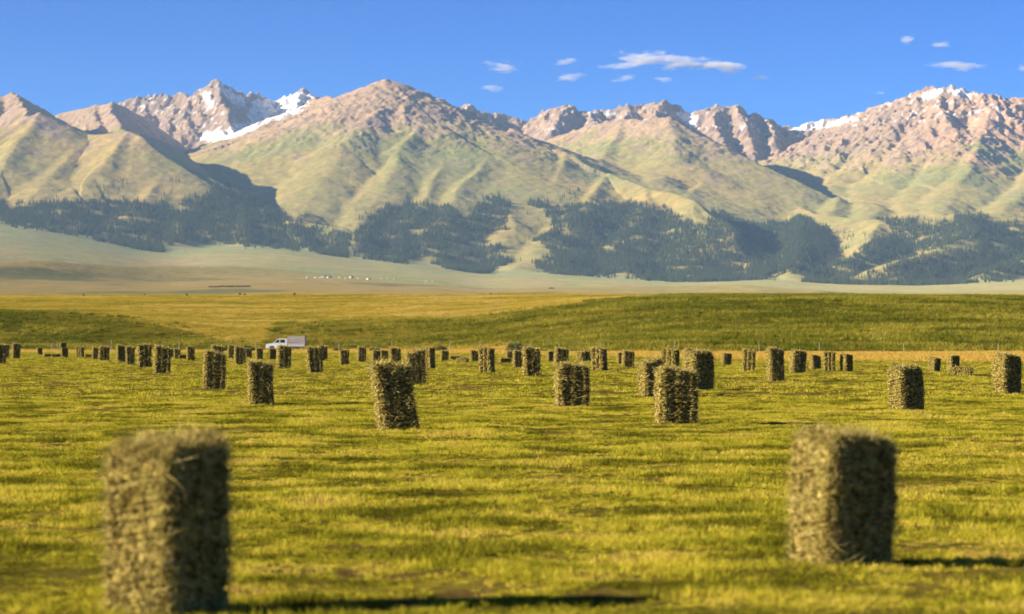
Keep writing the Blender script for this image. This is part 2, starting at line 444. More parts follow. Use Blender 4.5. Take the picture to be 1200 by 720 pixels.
plc = mixc(C3(.30, .31, .13), C3(.40, .34, .135), np.clip(0.4 + 0.6 * perlin(X / 900, Y / 2500, 64) + 0.35 * fbm(X / 200, Y / 700, 3, 65), 0, 1))
plc = mixc(plc, C3(.33, .235, .085), np.clip(sstep(7000, 4200, DD + 500 * n1) * 0.8, 0, 1))
plc = mixc(plc, C3(.13, .15, .07), 0.75 * sstep(0.25, 0.6, fbm(X / 260, Y / 800, 3, 67)) * sstep(7600, 5200, DD))
plc = mixc(plc, C3(.55, .50, .42), sstep(0.42, 0.62, fbm(X / 60, Y / 160, 3, 66)) * np.maximum(in_poly(PX, PYm, [(15,303),(95,305),(95,313),(40,309)]), in_poly(PX, PYm, [(205,313),(262,313),(300,320),(230,318)])).astype(float))
plc = mixc(plc, C3(.42, .30, .16), 0.6 * sstep(-.1, .5, fbm(X / 300, Y / 900, 3, 68)) * sstep(9800, 8200, DD) * sstep(6000, 7500, DD))
col = mixc(plc, col, sstep(0.02, 0.25, mt))
# snow lying in the high bowls
SNOW = [[(255,152),(292,142),(290,130),(300,118),(330,112),(356,107),(368,113),(352,126),(344,142),(338,150),(322,138),(306,146),(304,162),(285,166),(245,166),(222,160)],
        [(255,98),(263,103),(275,109),(286,112),(286,126),(276,124),(266,114)], [(236,108),(246,110),(252,122),(244,128)],
        [(795,130),(814,135),(822,143),(818,152),(806,150),(800,140)], [(708,132),(722,128),(724,134),(714,137)], [(690,134),(700,131),(702,134)],
        [(922,149),(960,143),(1005,136),(1008,139),(985,147),(960,150),(935,158)], [(1080,111),(1100,103),(1118,104),(1136,109),(1136,117),(1122,112),(1105,108),(1085,117)]]
sn = np.zeros(PX.shape)
wpx = PX + 5 * n2 + 3 * n3; wpy = PYm + 4 * fbm(X / 90, Y / 90, 3, 69)
far = DD > 15800
for k, pgn in enumerate(SNOW): sn = np.maximum(sn, (in_poly(wpx, wpy, pgn) & (DD > (15150 if k == 0 else 15800))).astype(float))
streak = (fbm(X / 30, Y / 110, 3, 90) + 0.15 * n1 > 0.42) & far & (Z > 1250) & (slope < 1.1)
sn = np.maximum(sn, streak * 0.75)
sn = np.where(n3 > 0.62, sn * 0.3, sn)
col = mixc(col, C3(.86, .85, .84), np.clip(sn, 0, 1))

t = NT('mountain_surface')
at = t.n('ShaderNodeAttribute', attribute_name='col')
geo = t.n('ShaderNodeNewGeometry')
f1 = t.noise(geo.outputs['Position'], 0.03, 5, 0.65)
f2 = t.noise(geo.outputs['Position'], 0.009, 6, 0.6)
c = t.mix(1.0, at.outputs['Color'], t.ramp(f1, [(0.3, (.80, .80, .82)), (0.7, (1.18, 1.16, 1.12))]), 'MULTIPLY')
c = t.mix(1.0, c, t.ramp(f2, [(0.3, (.86, .88, .86)), (0.7, (1.12, 1.1, 1.08))]), 'MULTIPLY')
bmp = t.n('ShaderNodeBump'); bmp.inputs['Strength'].default_value = 0.5; bmp.inputs['Distance'].default_value = 8
t.l(f1, bmp.inputs['Height'])
b = t.n('ShaderNodeBsdfDiffuse'); b.inputs['Roughness'].default_value = 0.8
t.l(c, b.inputs[0]); t.l(bmp.outputs[0], b.inputs['Normal']); t.l(b.outputs[0], t.out.inputs[0])
M_mount = t.m
me = mesh_np('mountains', np.stack([X, Y, Z], -1).reshape(-1, 3), quads=grid_quads(nr, nc), smooth=True)
add_col(me, 'col', col.reshape(-1, 3))
link('mountains', me, M_mount, kind='structure')

def mount_z(px, D):
    """height and row of the mountain surface for photo column px and distance D"""
    ci = np.clip((px - pxs[0]) / (pxs[1] - pxs[0]), 0, nc - 1.001); ri = np.clip(np.interp(D, Ds, np.arange(nr)), 0, nr - 1.001)
    c0 = ci.astype(int); r0 = ri.astype(int); fc = ci - c0; fr_ = ri - r0
    return (Z[r0, c0] * (1 - fc) + Z[r0, c0 + 1] * fc) * (1 - fr_) + (Z[r0 + 1, c0] * (1 - fc) + Z[r0 + 1, c0 + 1] * fc) * fr_

# ------------------------------------------------------------------ near ground mesh
gc = 620
gp = np.linspace(-420, 1620, gc)
gd = [3.0]
while gd[-1] < 1290: gd.append(gd[-1] * (1.011 if gd[-1] < 60 else 1.0075))
gd = np.array(gd)
GP, GD = np.meshgrid(gp, gd)
GX = (GP - 600) / F * GD; GY = GD
GZ = ground_z(GX, GY)
BX, BY, BZ = GX, GY, GZ
def bank_mask(px, d, x, y):
    """1 on the dark green banks, 0 on the golden terraces"""
    jn = 26 * fbm(x / 60, y / 60, 3, 45)
    edge = np.interp(px, [-400, 0, 120, 220, 300, 330, 540, 600, 660, 760, 860, 2000], [540, 545, 530, 500, 450, 560, 545, 560, 560, 700, 1100, 1100])
    return np.interp(px, [240, 300, 520, 600], [1, .6, .6, 1]) * sstep(360, 420, d + jn * .5 - np.where(px > 600, -90, 40)) * sstep(edge + 45, edge - 15, d + jn)
def track(x, y):
    u = (x - .034 * y + .5 * perlin(x / 30, y / 40, 91)) / 3.4
    return np.exp(-((u - np.round(u)) * 3.4 / .22) ** 2) * np.clip(.75 + .8 * perlin(x / 4, y / 14, 92), 0, 1)
def edge_d(px):
    return np.interp(px, [-600, 0, 400, 560, 700, 900, 1200, 1800], [290, 280, 262, 242, 204, 172, 158, 158])
def ground_color(x, y):
    px = 600 + x / np.maximum(y, 1) * F
    a = fbm(x / 3.0, y / 9.0, 4, 33); b2 = fbm(x / 0.7, y / 0.9, 3, 34); l = perlin(x / 25, y / 60, 35)
    field = mixc(C3(.12, .105, .018)[0], C3(.24, .19, .035)[0], np.clip(0.45 + 0.5 * a + 0.4 * l, 0, 1))
    field = mixc(field, C3(.13, .08, .035)[0], np.clip(0.7 * sstep(0.15, 0.6, b2 + 0.4 * a), 0, 1))
    field = mixc(field, C3(.10, .085, .02)[0], .7 * track(x, y))
    straw = mixc(C3(.55, .33, .06)[0], C3(.40, .33, .08)[0], np.clip(0.4 + 0.8 * fbm(x / 12, y / 6, 3, 36), 0, 1))
    gold_ = mixc(C3(.38, .27, .04)[0], C3(.22, .19, .025)[0], np.clip(0.4 + 0.8 * fbm(x / 40, y / 60, 4, 37), 0, 1))
    bank = mixc(C3(.085, .09, .01)[0], C3(.20, .165, .02)[0], np.clip(0.45 + 0.8 * fbm(x / 14, y / 30, 4, 38), 0, 1))
    j = 12 * fbm(x / 20, y / 20, 3, 39)
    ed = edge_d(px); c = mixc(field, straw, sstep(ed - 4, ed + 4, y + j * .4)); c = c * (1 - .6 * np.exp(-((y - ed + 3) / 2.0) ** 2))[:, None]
    hi_ = gold_
    c = mixc(c, hi_, sstep(400, 455, y + j - np.where(px > 600, -80, 0)))
    c = mixc(c, bank, bank_mask(px, y, x, y))
    # pale swath of dry grass on the upper terrace
    sw = sstep(520, 560, y + j) * sstep(430, 520, px) * sstep(800, 700, px + j * 3) + 0.8 * sstep(545, 570, y + j) * sstep(640, 600, y + j) * sstep(60, 200, px) * sstep(480, 400, px)
    c = mixc(c, C3(.42, .31, .10)[0], 0.8 * np.clip(sw, 0, 1) * (1 - bank_mask(px, y, x, y)))
    return c
GC = ground_color(GX.ravel(), GY.ravel())

t = NT('meadow_ground')
at = t.n('ShaderNodeAttribute', attribute_name='col')
geo = t.n('ShaderNodeNewGeometry')
f1 = t.noise(geo.outputs['Position'], 14, 5, 0.7); f2 = t.noise(geo.outputs['Position'], 1.3, 4, 0.6)
c = t.mix(1.0, at.outputs['Color'], t.ramp(f1, [(0.3, (.55, .52, .5)), (0.7, (1.2, 1.2, 1.15))]), 'MULTIPLY')
c = t.mix(1.0, c, t.ramp(f2, [(0.3, (.82, .84, .8)), (0.7, (1.15, 1.12, 1.1))]), 'MULTIPLY')
bmp = t.n('ShaderNodeBump'); bmp.inputs['Strength'].default_value = 0.8; bmp.inputs['Distance'].default_value = 0.04
t.l(f1, bmp.inputs['Height'])
b = t.n('ShaderNodeBsdfDiffuse'); t.l(c, b.inputs[0]); t.l(bmp.outputs[0], b.inputs['Normal']); t.l(b.outputs[0], t.out.inputs[0])
M_ground = t.m
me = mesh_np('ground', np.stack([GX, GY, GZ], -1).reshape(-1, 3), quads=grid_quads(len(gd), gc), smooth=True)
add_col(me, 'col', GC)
link('ground', me, M_ground, kind='structure')

# wide plain under and around everything
v = [(-9000, -1500, -1.6), (9000, -1500, -1.6), (9000, 19500, -1.6), (-9000, 19500, -1.6)]
me = mesh_np('plain', v, quads=[(0, 1, 2, 3)])
add_col(me, 'col', np.tile(np.array([[.2, .18, .05]]), (4, 1)))
link('plain', me, M_ground, kind='structure')

# ------------------------------------------------------------------ scattering helper (one object, geometry nodes)
def scatter(name, pts, rot, scl, variants, label_kind='stuff'):
    hold = bpy.data.collections.new(name + '_sources')
    for v_ in variants: hold.objects.link(v_)
    me = bpy.data.meshes.new(name)
    me.vertices.add(len(pts)); me.vertices.foreach_set('co', np.asarray(pts, np.float32).ravel())
    a = me.attributes.new('rot', 'FLOAT_VECTOR', 'POINT'); a.data.foreach_set('vector', np.asarray(rot, np.float32).ravel())
    a = me.attributes.new('scl', 'FLOAT_VECTOR', 'POINT'); a.data.foreach_set('vector', np.asarray(scl, np.float32).ravel())
    ix = me.attributes.new('pick', 'INT', 'POINT'); ix.data.foreach_set('value', rng.integers(0, len(variants), len(pts)).astype(np.int32))
    o = link(name, me, kind=label_kind)
    g = bpy.data.node_groups.new(name, 'GeometryNodeTree')
    g.interface.new_socket('Geometry', in_out='INPUT', socket_type='NodeSocketGeometry')
    g.interface.new_socket('Geometry', in_out='OUTPUT', socket_type='NodeSocketGeometry')
    gi = g.nodes.new('NodeGroupInput'); go = g.nodes.new('NodeGroupOutput')
    ci = g.nodes.new('GeometryNodeCollectionInfo'); ci.inputs['Collection'].default_value = hold
    ci.inputs['Separate Children'].default_value = True; ci.inputs['Reset Children'].default_value = True
    ip = g.nodes.new('GeometryNodeInstanceOnPoints'); ip.inputs['Pick Instance'].default_value = True
    def named(n, typ):
        q = g.nodes.new('GeometryNodeInputNamedAttribute'); q.data_type = typ; q.inputs[0].default_value = n
        return q.outputs[0]
    g.links.new(gi.outputs[0], ip.inputs['Points']); g.links.new(ci.outputs[0], ip.inputs['Instance'])
    g.links.new(named('pick', 'INT'), ip.inputs['Instance Index'])
    g.links.new(named('rot', 'FLOAT_VECTOR'), ip.inputs['Rotation']); g.links.new(named('scl', 'FLOAT_VECTOR'), ip.inputs['Scale'])
    g.links.new(ip.outputs[0], go.inputs[0])
    md = o.modifiers.new('scatter', 'NODES'); md.node_group = g
    return o

rng = np.random.default_rng(7)

# ------------------------------------------------------------------ blades
def blades(n, base, dirs, length, width, curl=0.4, rg=rng):
    """n curved blades: base (n,3), unit dirs (n,3); returns verts, tris, rnd per vertex, t per vertex"""
    side = np.cross(dirs, rg.normal(size=(n, 3))); side /= np.linalg.norm(side, axis=1)[:, None] + 1e-9
    bend = rg.normal(size=(n, 3)); bend -= (bend * dirs).sum(1)[:, None] * dirs; bend /= np.linalg.norm(bend, axis=1)[:, None] + 1e-9
    L = length[:, None]; W = width[:, None]
    p0 = base - side * W / 2; p1 = base + side * W / 2
    mid = base + dirs * L * 0.55 + bend * L * curl * 0.18
    p2 = mid - side * W * 0.42; p3 = mid + side * W * 0.42
    tip = base + dirs * L + bend * L * curl * 0.6
    V = np.stack([p0, p1, p2, p3, tip], 1).reshape(-1, 3)
    i = np.arange(n)[:, None] * 5
    T = np.concatenate([i + [0, 1, 3], i + [0, 3, 2], i + [2, 3, 4]], 0)
    r = np.repeat(rg.random(n), 5)
    tt = np.tile([0, 0, .55, .55, 1.0], n)
    return V, T, r, tt

def grass_mat(name, stops, trans=0.35, pscale=0.25, prange=(-0.05, 0.45)):
    t = NT(name)
    at = t.n('ShaderNodeAttribute', attribute_name='rnd')
    geo = t.n('ShaderNodeNewGeometry')
    oi = t.n('ShaderNodeObjectInfo')
    f = t.noise(geo.outputs['Position'], pscale, 4, 0.6)
    ad = t.n('ShaderNodeMath', operation='MULTIPLY_ADD'); t.l(at.outputs['Fac'], ad.inputs[0]); ad.inputs[1].default_value = 0.42
    f_ = t.mapr(f, 0.34, 0.66, *prange); t.l(f_, ad.inputs[2])
    ad2 = t.n('ShaderNodeMath', operation='MULTIPLY_ADD'); t.l(oi.outputs['Random'], ad2.inputs[0]); ad2.inputs[1].default_value = 0.2; t.l(ad.outputs[0], ad2.inputs[2])
    c = t.ramp(ad2.outputs[0], stops)
    d = t.n('ShaderNodeBsdfDiffuse'); t.l(c, d.inputs[0])
    tr = t.n('ShaderNodeBsdfTranslucent'); t.l(c, tr.inputs[0])
    mx = t.n('ShaderNodeMixShader'); mx.inputs[0].default_value = trans
    t.l(d.outputs[0], mx.inputs[1]); t.l(tr.outputs[0], mx.inputs[2]); t.l(mx.outputs[0], t.out.inputs[0])
    return t.m
M_grass = grass_mat('mown_grass', [(0.0, (.11, .105, .009)), (0.3, (.33, .31, .024)), (0.58, (.57, .48, .04)), (0.85, (.68, .53, .10)), (1.0, (.28, .16, .05))], pscale=0.8, prange=(-0.42, 0.58))
M_tuft = grass_mat('terrace_grass', [(0.0, (.08, .10, .008)), (0.45, (.20, .19, .018)), (1.0, (.44, .36, .05))], pscale=0.05, prange=(-.3, .6))
M_dry = grass_mat('dry_grass', [(0.0, (.46, .28, .05)), (0.5, (.60, .40, .08)), (1.0, (.46, .37, .08))], pscale=0.1)

def tuft_obj(name, n, rad, lmin, lmax, wid, spread, mat, seed, clumps=0):
    rg = np.random.default_rng(seed)
    ang = rg.random(n) * 6.283
    if clumps:
        cc = (rg.random((clumps, 2)) - .5) * 2 * rad; k = rg.integers(0, clumps, n)
        bx = cc[k] + rg.normal(size=(n, 2)) * rad * 0.10
    else:
        r = rad * np.sqrt(rg.random(n)); bx = np.stack([r * np.cos(ang), r * np.sin(ang)], 1)
    base = np.concatenate([bx, np.full((n, 1), -0.01)], 1)
    d = np.concatenate([rg.normal(size=(n, 2)) * spread, np.ones((n, 1))], 1); d /= np.linalg.norm(d, axis=1)[:, None]
    V, T, r_, tt = blades(n, base, d, rg.uniform(lmin, lmax, n), rg.uniform(.7, 1.3, n) * wid, 0.7, rg)
    me = mesh_np(name, V, tris=T); add_f(me, 'rnd', r_)
    me.materials.append(mat)
    return bpy.data.objects.new(name, me)

# near meadow, 8 m to 62 m: clumpy short blades
def wedge_points(n, d0, d1, p0=-90, p1=1290, power=1.0):
    u = rng.random(n)
    d = (d0 ** (2 * power) + u * (d1 ** (2 * power) - d0 ** (2 * power))) ** (1 / (2 * power))
    p = rng.uniform(p0, p1, n)
    return (p - 600) / F * d, d
near_v = [tuft_obj('grass_tuft', 190, .20, .02, .062, .005, .9, M_grass, 300 + i, 7) for i in range(6)]
x, y = wedge_points(34000, 9, 66)
kp = (fbm(x / .8, y / 1.0, 3, 34) + .5 * fbm(x / 3., y / 9., 4, 33)) < .36 + .25 * rng.random(len(x)); x, y = x[kp], y[kp]
den = fbm(x / 1.1, y / 1.6, 3, 401); s_ = np.clip(0.85 + 1.0 * den + 0.4 * perlin(x / 4, y / 6, 402), 0.25, 2.1) * (1 - .6 * track(x, y))
P = np.stack([x, y, ground_z(x, y)], 1)
scatter('grass', P, np.stack([rng.normal(0, .05, len(x)), rng.normal(0, .05, len(x)), rng.random(len(x)) * 6.28], 1), np.stack([s_ * 0 + 1, s_ * 0 + 1, s_], 1), near_v)
mid_v = [tuft_obj('meadow_tuft', 160, .55, .025, .075, .013, 1.0, M_grass, 320 + i, 9) for i in range(5)]
x, y = wedge_points(30000, 60, 285, power=0.75)
kp = (y < edge_d(600 + x / y * F)) & (fbm(x / 1.6, y / 2.6, 3, 34) + .5 * fbm(x / 3., y / 9., 4, 33) < .26 + .25 * rng.random(len(x))); x, y = x[kp], y[kp]
den = fbm(x / 2.2, y / 7, 3, 403); s_ = np.clip(0.85 + 1.0 * den, 0.25, 2.3) * (1 - .5 * track(x, y))
P = np.stack([x, y, ground_z(x, y)], 1)
scatter('meadow_grass', P, np.stack([rng.normal(0, .05, len(x)), rng.normal(0, .05, len(x)), rng.random(len(x)) * 6.28], 1), np.stack([s_ * 0 + 1, s_ * 0 + 1, s_], 1), mid_v)
dry_v = [tuft_obj('dry_tuft', 60, .5, .08, .26, .025, .45, M_dry, 340 + i) for i in range(3)]
x, y = wedge_points(26000, 155, 470, -40, 1240)
keep = (bank_mask(600 + x / y * F, y, x, y) < 0.5) & (y > edge_d(600 + x / y * F)); x, y = x[keep], y[keep]
P = np.stack([x, y, ground_z(x, y)], 1)
scatter('dry_grass', P, np.stack([x * 0, x * 0, rng.random(len(x)) * 6.28], 1), np.repeat(rng.uniform(.5, 1.1, (len(x), 1)), 3, 1), dry_v)
M_gold = grass_mat('golden_grass', [(0.0, (.22, .20, .018)), (0.4, (.40, .31, .035)), (0.75, (.56, .41, .07)), (1.0, (.64, .45, .14))], pscale=0.035, prange=(-.25, .6))
gold_v = [tuft_obj('golden_tuft', 50, .9, .10, .38, .05, .5, M_gold, 360 + i) for i in range(3)]
x, y = wedge_points(110000, 400, 1060, -40, 1240, power=.8)
bm_ = bank_mask(600 + x / y * F, y, x, y)
keep = (bm_ < .5) & (rng.random(len(x)) < np.clip(.75 + 1.1 * fbm(x / 9, y / 22, 3, 406), .1, 1)); x, y = x[keep], y[keep]
P = np.stack([x, y, ground_z(x, y)], 1)
scatter('terrace_grass', P, np.stack([x * 0, x * 0, rng.random(len(x)) * 6.28], 1), np.repeat(rng.uniform(.45, 1.15, (len(x), 1)), 3, 1), gold_v)
bank_v = [tuft_obj('bank_tuft', 60, .8, .2, .7, .06, .5, M_tuft, 350 + i) for i in range(3)]
x, y = wedge_points(90000, 300, 1050, -40, 1240, power=.8)
bm_ = bank_mask(600 + x / y * F, y, x, y)
keep = (rng.random(len(x)) < np.clip(bm_ * 1.2, 0, 1) * np.clip(.7 + fbm(x / 12, y / 20, 3, 405), .15, 1)); x, y = x[keep], y[keep]
P = np.stack([x, y, ground_z(x, y)], 1)
scatter('bank_grass', P, np.stack([x * 0, x * 0, rng.random(len(x)) * 6.28], 1), np.repeat(rng.uniform(.45, 1.1, (len(x), 1)), 3, 1), bank_v)

# ------------------------------------------------------------------ spruce forest
t = NT('spruce_needles')
at = t.n('ShaderNodeAttribute', attribute_name='rnd'); oi = t.n('ShaderNodeObjectInfo')
ad = t.n('ShaderNodeMath', operation='MULTIPLY_ADD'); t.l(at.outputs['Fac'], ad.inputs[0]); ad.inputs[1].default_value = .4; 
mr = t.mapr(oi.outputs['Random'], 0, 1, 0, .6); t.l(mr, ad.inputs[2])
c = t.ramp(ad.outputs[0], [(0, (.018, .040, .026)), (1, (.13, .15, .06))])
d = t.n('ShaderNodeBsdfDiffuse'); t.l(c, d.inputs[0]); t.l(d.outputs[0], t.out.inputs[0])
M_spruce = t.m
M_bark = simple_mat('bark', (.12, .08, .05), .9)
def spruce_crown(seed, h=19.0, w=4.6, tiers=9, seg=9):
    rg = np.random.default_rng(seed); V = []; T = []; rr = []
    for k in range(tiers):
        f = k / (tiers - 1)
        z0 = h * (0.08 + 0.80 * f); r = w / 2 * (1 - f) ** 0.85 + 0.25; zt = z0 + h * 0.19 * (1 - 0.35 * f)
        tip = len(V); V.append((rg.normal(0, .12), rg.normal(0, .12), zt)); rr.append(rg.random())
        a0 = rg.random() * 6.28
        for j in range(seg * 2):
            a = a0 + j * math.pi / seg; q = r * (rg.uniform(.8, 1.2) if j % 2 == 0 else rg.uniform(.38, .6))
            V.append((q * math.cos(a), q * math.sin(a), z0 - (.5 if j % 2 == 0 else -.35) + rg.normal(0, .15))); rr.append(rg.random())
        for j in range(seg * 2): T.append((tip, tip + 1 + j, tip + 1 + (j + 1) % (seg * 2)))
    me = mesh_np('crown', V, tris=T); add_f(me, 'rnd', rr); me.materials.append(M_spruce); return me
def cyl_mesh(name, r0, r1, h, seg=8, mat=None):
    a = np.arange(seg) * 2 * math.pi / seg
    V = np.concatenate([np.stack([r0 * np.cos(a), r0 * np.sin(a), 0 * a], 1), np.stack([r1 * np.cos(a), r1 * np.sin(a), 0 * a + h], 1), [[0, 0, h]]])
    Q = [(i, (i + 1) % seg, seg + (i + 1) % seg, seg + i) for i in range(seg)]; T = [(seg + i, seg + (i + 1) % seg, 2 * seg) for i in range(seg)]
    me = mesh_np(name, V, tris=T, quads=Q)
    if mat: me.materials.append(mat)
    return me
crowns = [spruce_crown(500 + i, 19 + i, 4.2 + .4 * i) for i in range(4)]
FOREST = [
 [(-60,234),(0,236),(10,238),(12,248),(22,240),(60,238),(76,236),(121,236),(161,238),(181,242),(195,238),(203,252),(209,238),(224,232),(240,228),(252,216),(270,222),(290,232),(310,242),(330,250),(345,258),(365,266),(407,274),(411,280),(407,302),(381,300),(361,291),(349,292),(300,287),(280,285),(240,286),(222,285),(203,287),(191,287),(193,297),(181,297),(145,290),(129,284),(113,282),(107,275),(85,274),(40,267),(0,261),(-60,256)],
 [(415,277),(428,262),(441,248),(453,240),(467,240),(480,241),(492,238),(510,242),(532,246),(545,262),(556,245),(566,234),(585,230),(597,240),(593,266),(575,274),(546,286),(512,294),(500,300),(480,306),(470,308),(445,304),(415,298)],
 [(535,296),(560,292),(585,288),(597,294),(580,302),(545,301)],
 [(507,297),(530,302),(560,308),(590,302),(602,305),(575,318),(565,325),(538,325),(520,314),(505,305)],
 [(612,236),(633,236),(655,246),(681,240),(697,240),(720,240),(732,238),(756,240),(786,248),(805,258),(827,266),(835,248),(849,252),(893,266),(901,262),(929,260),(935,250),(951,258),(960,268),(972,270),(975,290),(968,302),(955,305),(946,316),(930,320),(900,325),(851,332),(811,332),(780,329),(720,322),(661,322),(630,316),(623,306),(653,302),(640,290),(625,280),(647,272),(647,254),(630,244)],
 [(1026,256),(1065,258),(1101,262),(1121,253),(1153,252),(1165,262),(1200,260),(1260,262),(1260,277),(1200,277),(1141,280),(1121,286),(1081,294),(1048,302),(1020,310),(1008,318),(985,334),(940,334),(960,314),(1000,302),(1016,288),(1047,278),(1040,264)],
 [(1030,315),(1060,306),(1100,298),(1140,292),(1150,282),(1200,278),(1260,276),(1260,322),(1200,320),(1185,328),(1150,328),(1110,334),(960,335),(1000,326),(1015,322),(1050,324)]]
THIN = [[(108,222),(122,212),(150,208),(152,225),(130,230)], [(184,240),(200,214),(214,208),(205,225),(196,244)], [(207,298),(232,300),(232,305),(207,303)], [(240,307),(264,309),(264,312),(240,311)],
        [(655,226),(682,222),(678,234),(655,236)], [(975,272),(1000,270),(1000,281),(975,282)], [(415,262),(432,250),(440,245),(428,262)], [(978,290),(992,290),(992,297),(978,297)], [(1010,276),(1030,276),(1030,282),(1010,282)]]
def scan(poly_list, n, d0, d1, jit=4.0, seed=0):
    rg = np.random.default_rng(600 + seed)
    u = rg.random(n); d = np.sqrt(d0 ** 2 + u * (d1 ** 2 - d0 ** 2)); px = rg.uniform(-60, 1260, n)
    z = mount_z(px, d); py = HOR - (z - EYE) / d * F
    xx = (px - 600) / F * d
    jx = px + jit * fbm(xx / 60, d / 60, 3, 701); jy = py + jit * 1.3 * fbm(xx / 60, d / 60, 3, 702)
    ok = np.zeros(n, bool)
    for pg in poly_list: ok |= in_poly(jx, jy, pg)
    return xx[ok], d[ok], z[ok]
x, y, z = scan(FOREST, 190000, 10750, 13600)
gap = fbm(x / 90, y / 90, 3, 703) > -0.42 ; x, y, z = x[gap], y[gap], z[gap]
x2, y2, z2 = scan(THIN, 60000, 10750, 13600, seed=1)
k = rng.random(len(x2)) < 0.28
x = np.concatenate([x, x2[k]]); y = np.concatenate([y, y2[k]]); z = np.concatenate([z, z2[k]])
print('trees', len(x))
s_ = rng.uniform(.6, 1.35, len(x))
tv = []
for cm in crowns: tv.append(bpy.data.objects.new('spruce', cm))
scatter('forest', np.stack([x, y, z - .8], 1), np.stack([x * 0, x * 0, rng.random(len(x)) * 6.28], 1), np.stack([s_, s_, s_ * rng.uniform(.9, 1.15, len(x))], 1), tv)

def find_on_mount(px, py, d0=10750, d1=13800):
    d = np.arange(d0, d1, 6.0); z = mount_z(np.full(d.shape, float(px)), d); r = HOR - (z - EYE) / d * F
    i = np.where(r <= py)[0]
    i = i[0] if len(i) else int(np.argmin(np.abs(r - py)))
    return ((px - 600) / F * d[i], d[i], z[i])
trunk = cyl_mesh('trunk', .28, .18, 2.2, 8, M_bark)
LONE = [(605,256,'third from the top of the small group left of the biggest forest'),(606,249,'topmost of the small group left of the biggest forest'),(613,246,'right of the topmost in the small group left of the biggest forest'),(618,252,'on the right of the small group left of the biggest forest'),
 (631,259,'alone between the small group and the biggest forest'),(635,266,'lower of the two just left of the biggest forest'),(557,232,'alone above the notch of the middle forest'),
 (614,286,'left one of two at the foot of the bright slope'),(620,281,'right one of two at the foot of the bright slope'),(610,306,'right of the tips of the two low forest strips'),
 (700,226,'above the upper edge of the biggest forest'),(715,232,'just above the upper edge of the biggest forest, near its middle'),(38,236,'above the left forest near the left edge'),(66,232,'above the left forest, right of the one near the edge'),
 (216,234,'on the slope above the left forest, right of the thin tree patch'),(288,299,'alone on the pale plain below the left forest'),(636,311,'left of the lowest corner of the biggest forest')]
for i, (a, b_, where) in enumerate(LONE):
    p = find_on_mount(a, b_)
    o = bpy.data.objects.new('spruce_tree', None); C.objects.link(o); o.location = (p[0], p[1], p[2] - .5); o.rotation_euler.z = i * 1.7
    sca = 1.0 + 0.25 * ((i * 37) % 7) / 7; o.scale = (sca, sca, sca)
    tag(o, 'lone dark spruce ' + where, 'tree', 'lone spruces on the open slopes')
    link('crown', crowns[i % 4], parent=o); link('trunk', trunk, parent=o)

# ------------------------------------------------------------------ hay bales
t = NT('hay')
tc = t.n('ShaderNodeTexCoord'); at = t.n('ShaderNodeAttribute', attribute_name='rnd')
f1 = t.noise(tc.outputs['Object'], 22, 4, .65); f2 = t.noise(tc.outputs['Object'], 5, 3, .6)
ad = t.n('ShaderNodeMath', operation='MULTIPLY_ADD'); t.l(at.outputs['Fac'], ad.inputs[0]); ad.inputs[1].default_value = .55; t.l(t.mapr(f1, .3, .7, -.05, .45), ad.inputs[2])
c = t.ramp(ad.outputs[0], [(0, (.02, .013, .004)), (.20, (.13, .095, .020)), (.46, (.47, .37, .105)), (.88, (.80, .66, .26))])
c = t.mix(t.mapr(f2, .5, .7, 0, .4), c, (.28, .25, .06))
d = t.n('ShaderNodeBsdfDiffuse'); t.l(c, d.inputs[0]); tr = t.n('ShaderNodeBsdfTranslucent'); t.l(c, tr.inputs[0])
mx = t.n('ShaderNodeMixShader'); mx.inputs[0].default_value = .10; t.l(d.outputs[0], mx.inputs[1]); t.l(tr.outputs[0], mx.inputs[2]); t.l(mx.outputs[0], t.out.inputs[0])
M_hay = t.m
M_twine = simple_mat('twine', (.42, .38, .30), .8)
BW, BT, BH = .50, .38, .82

def noise3(p, s, seed):
    return (perlin(p[:, 0] * s + 3.1 * p[:, 2] * s, p[:, 1] * s + 40, seed) + perlin(p[:, 2] * s, p[:, 0] * s - 2.3 * p[:, 1] * s, seed + 1) + perlin(p[:, 1] * s + p[:, 0] * s * .6, p[:, 2] * s + 11, seed + 2)) / 2

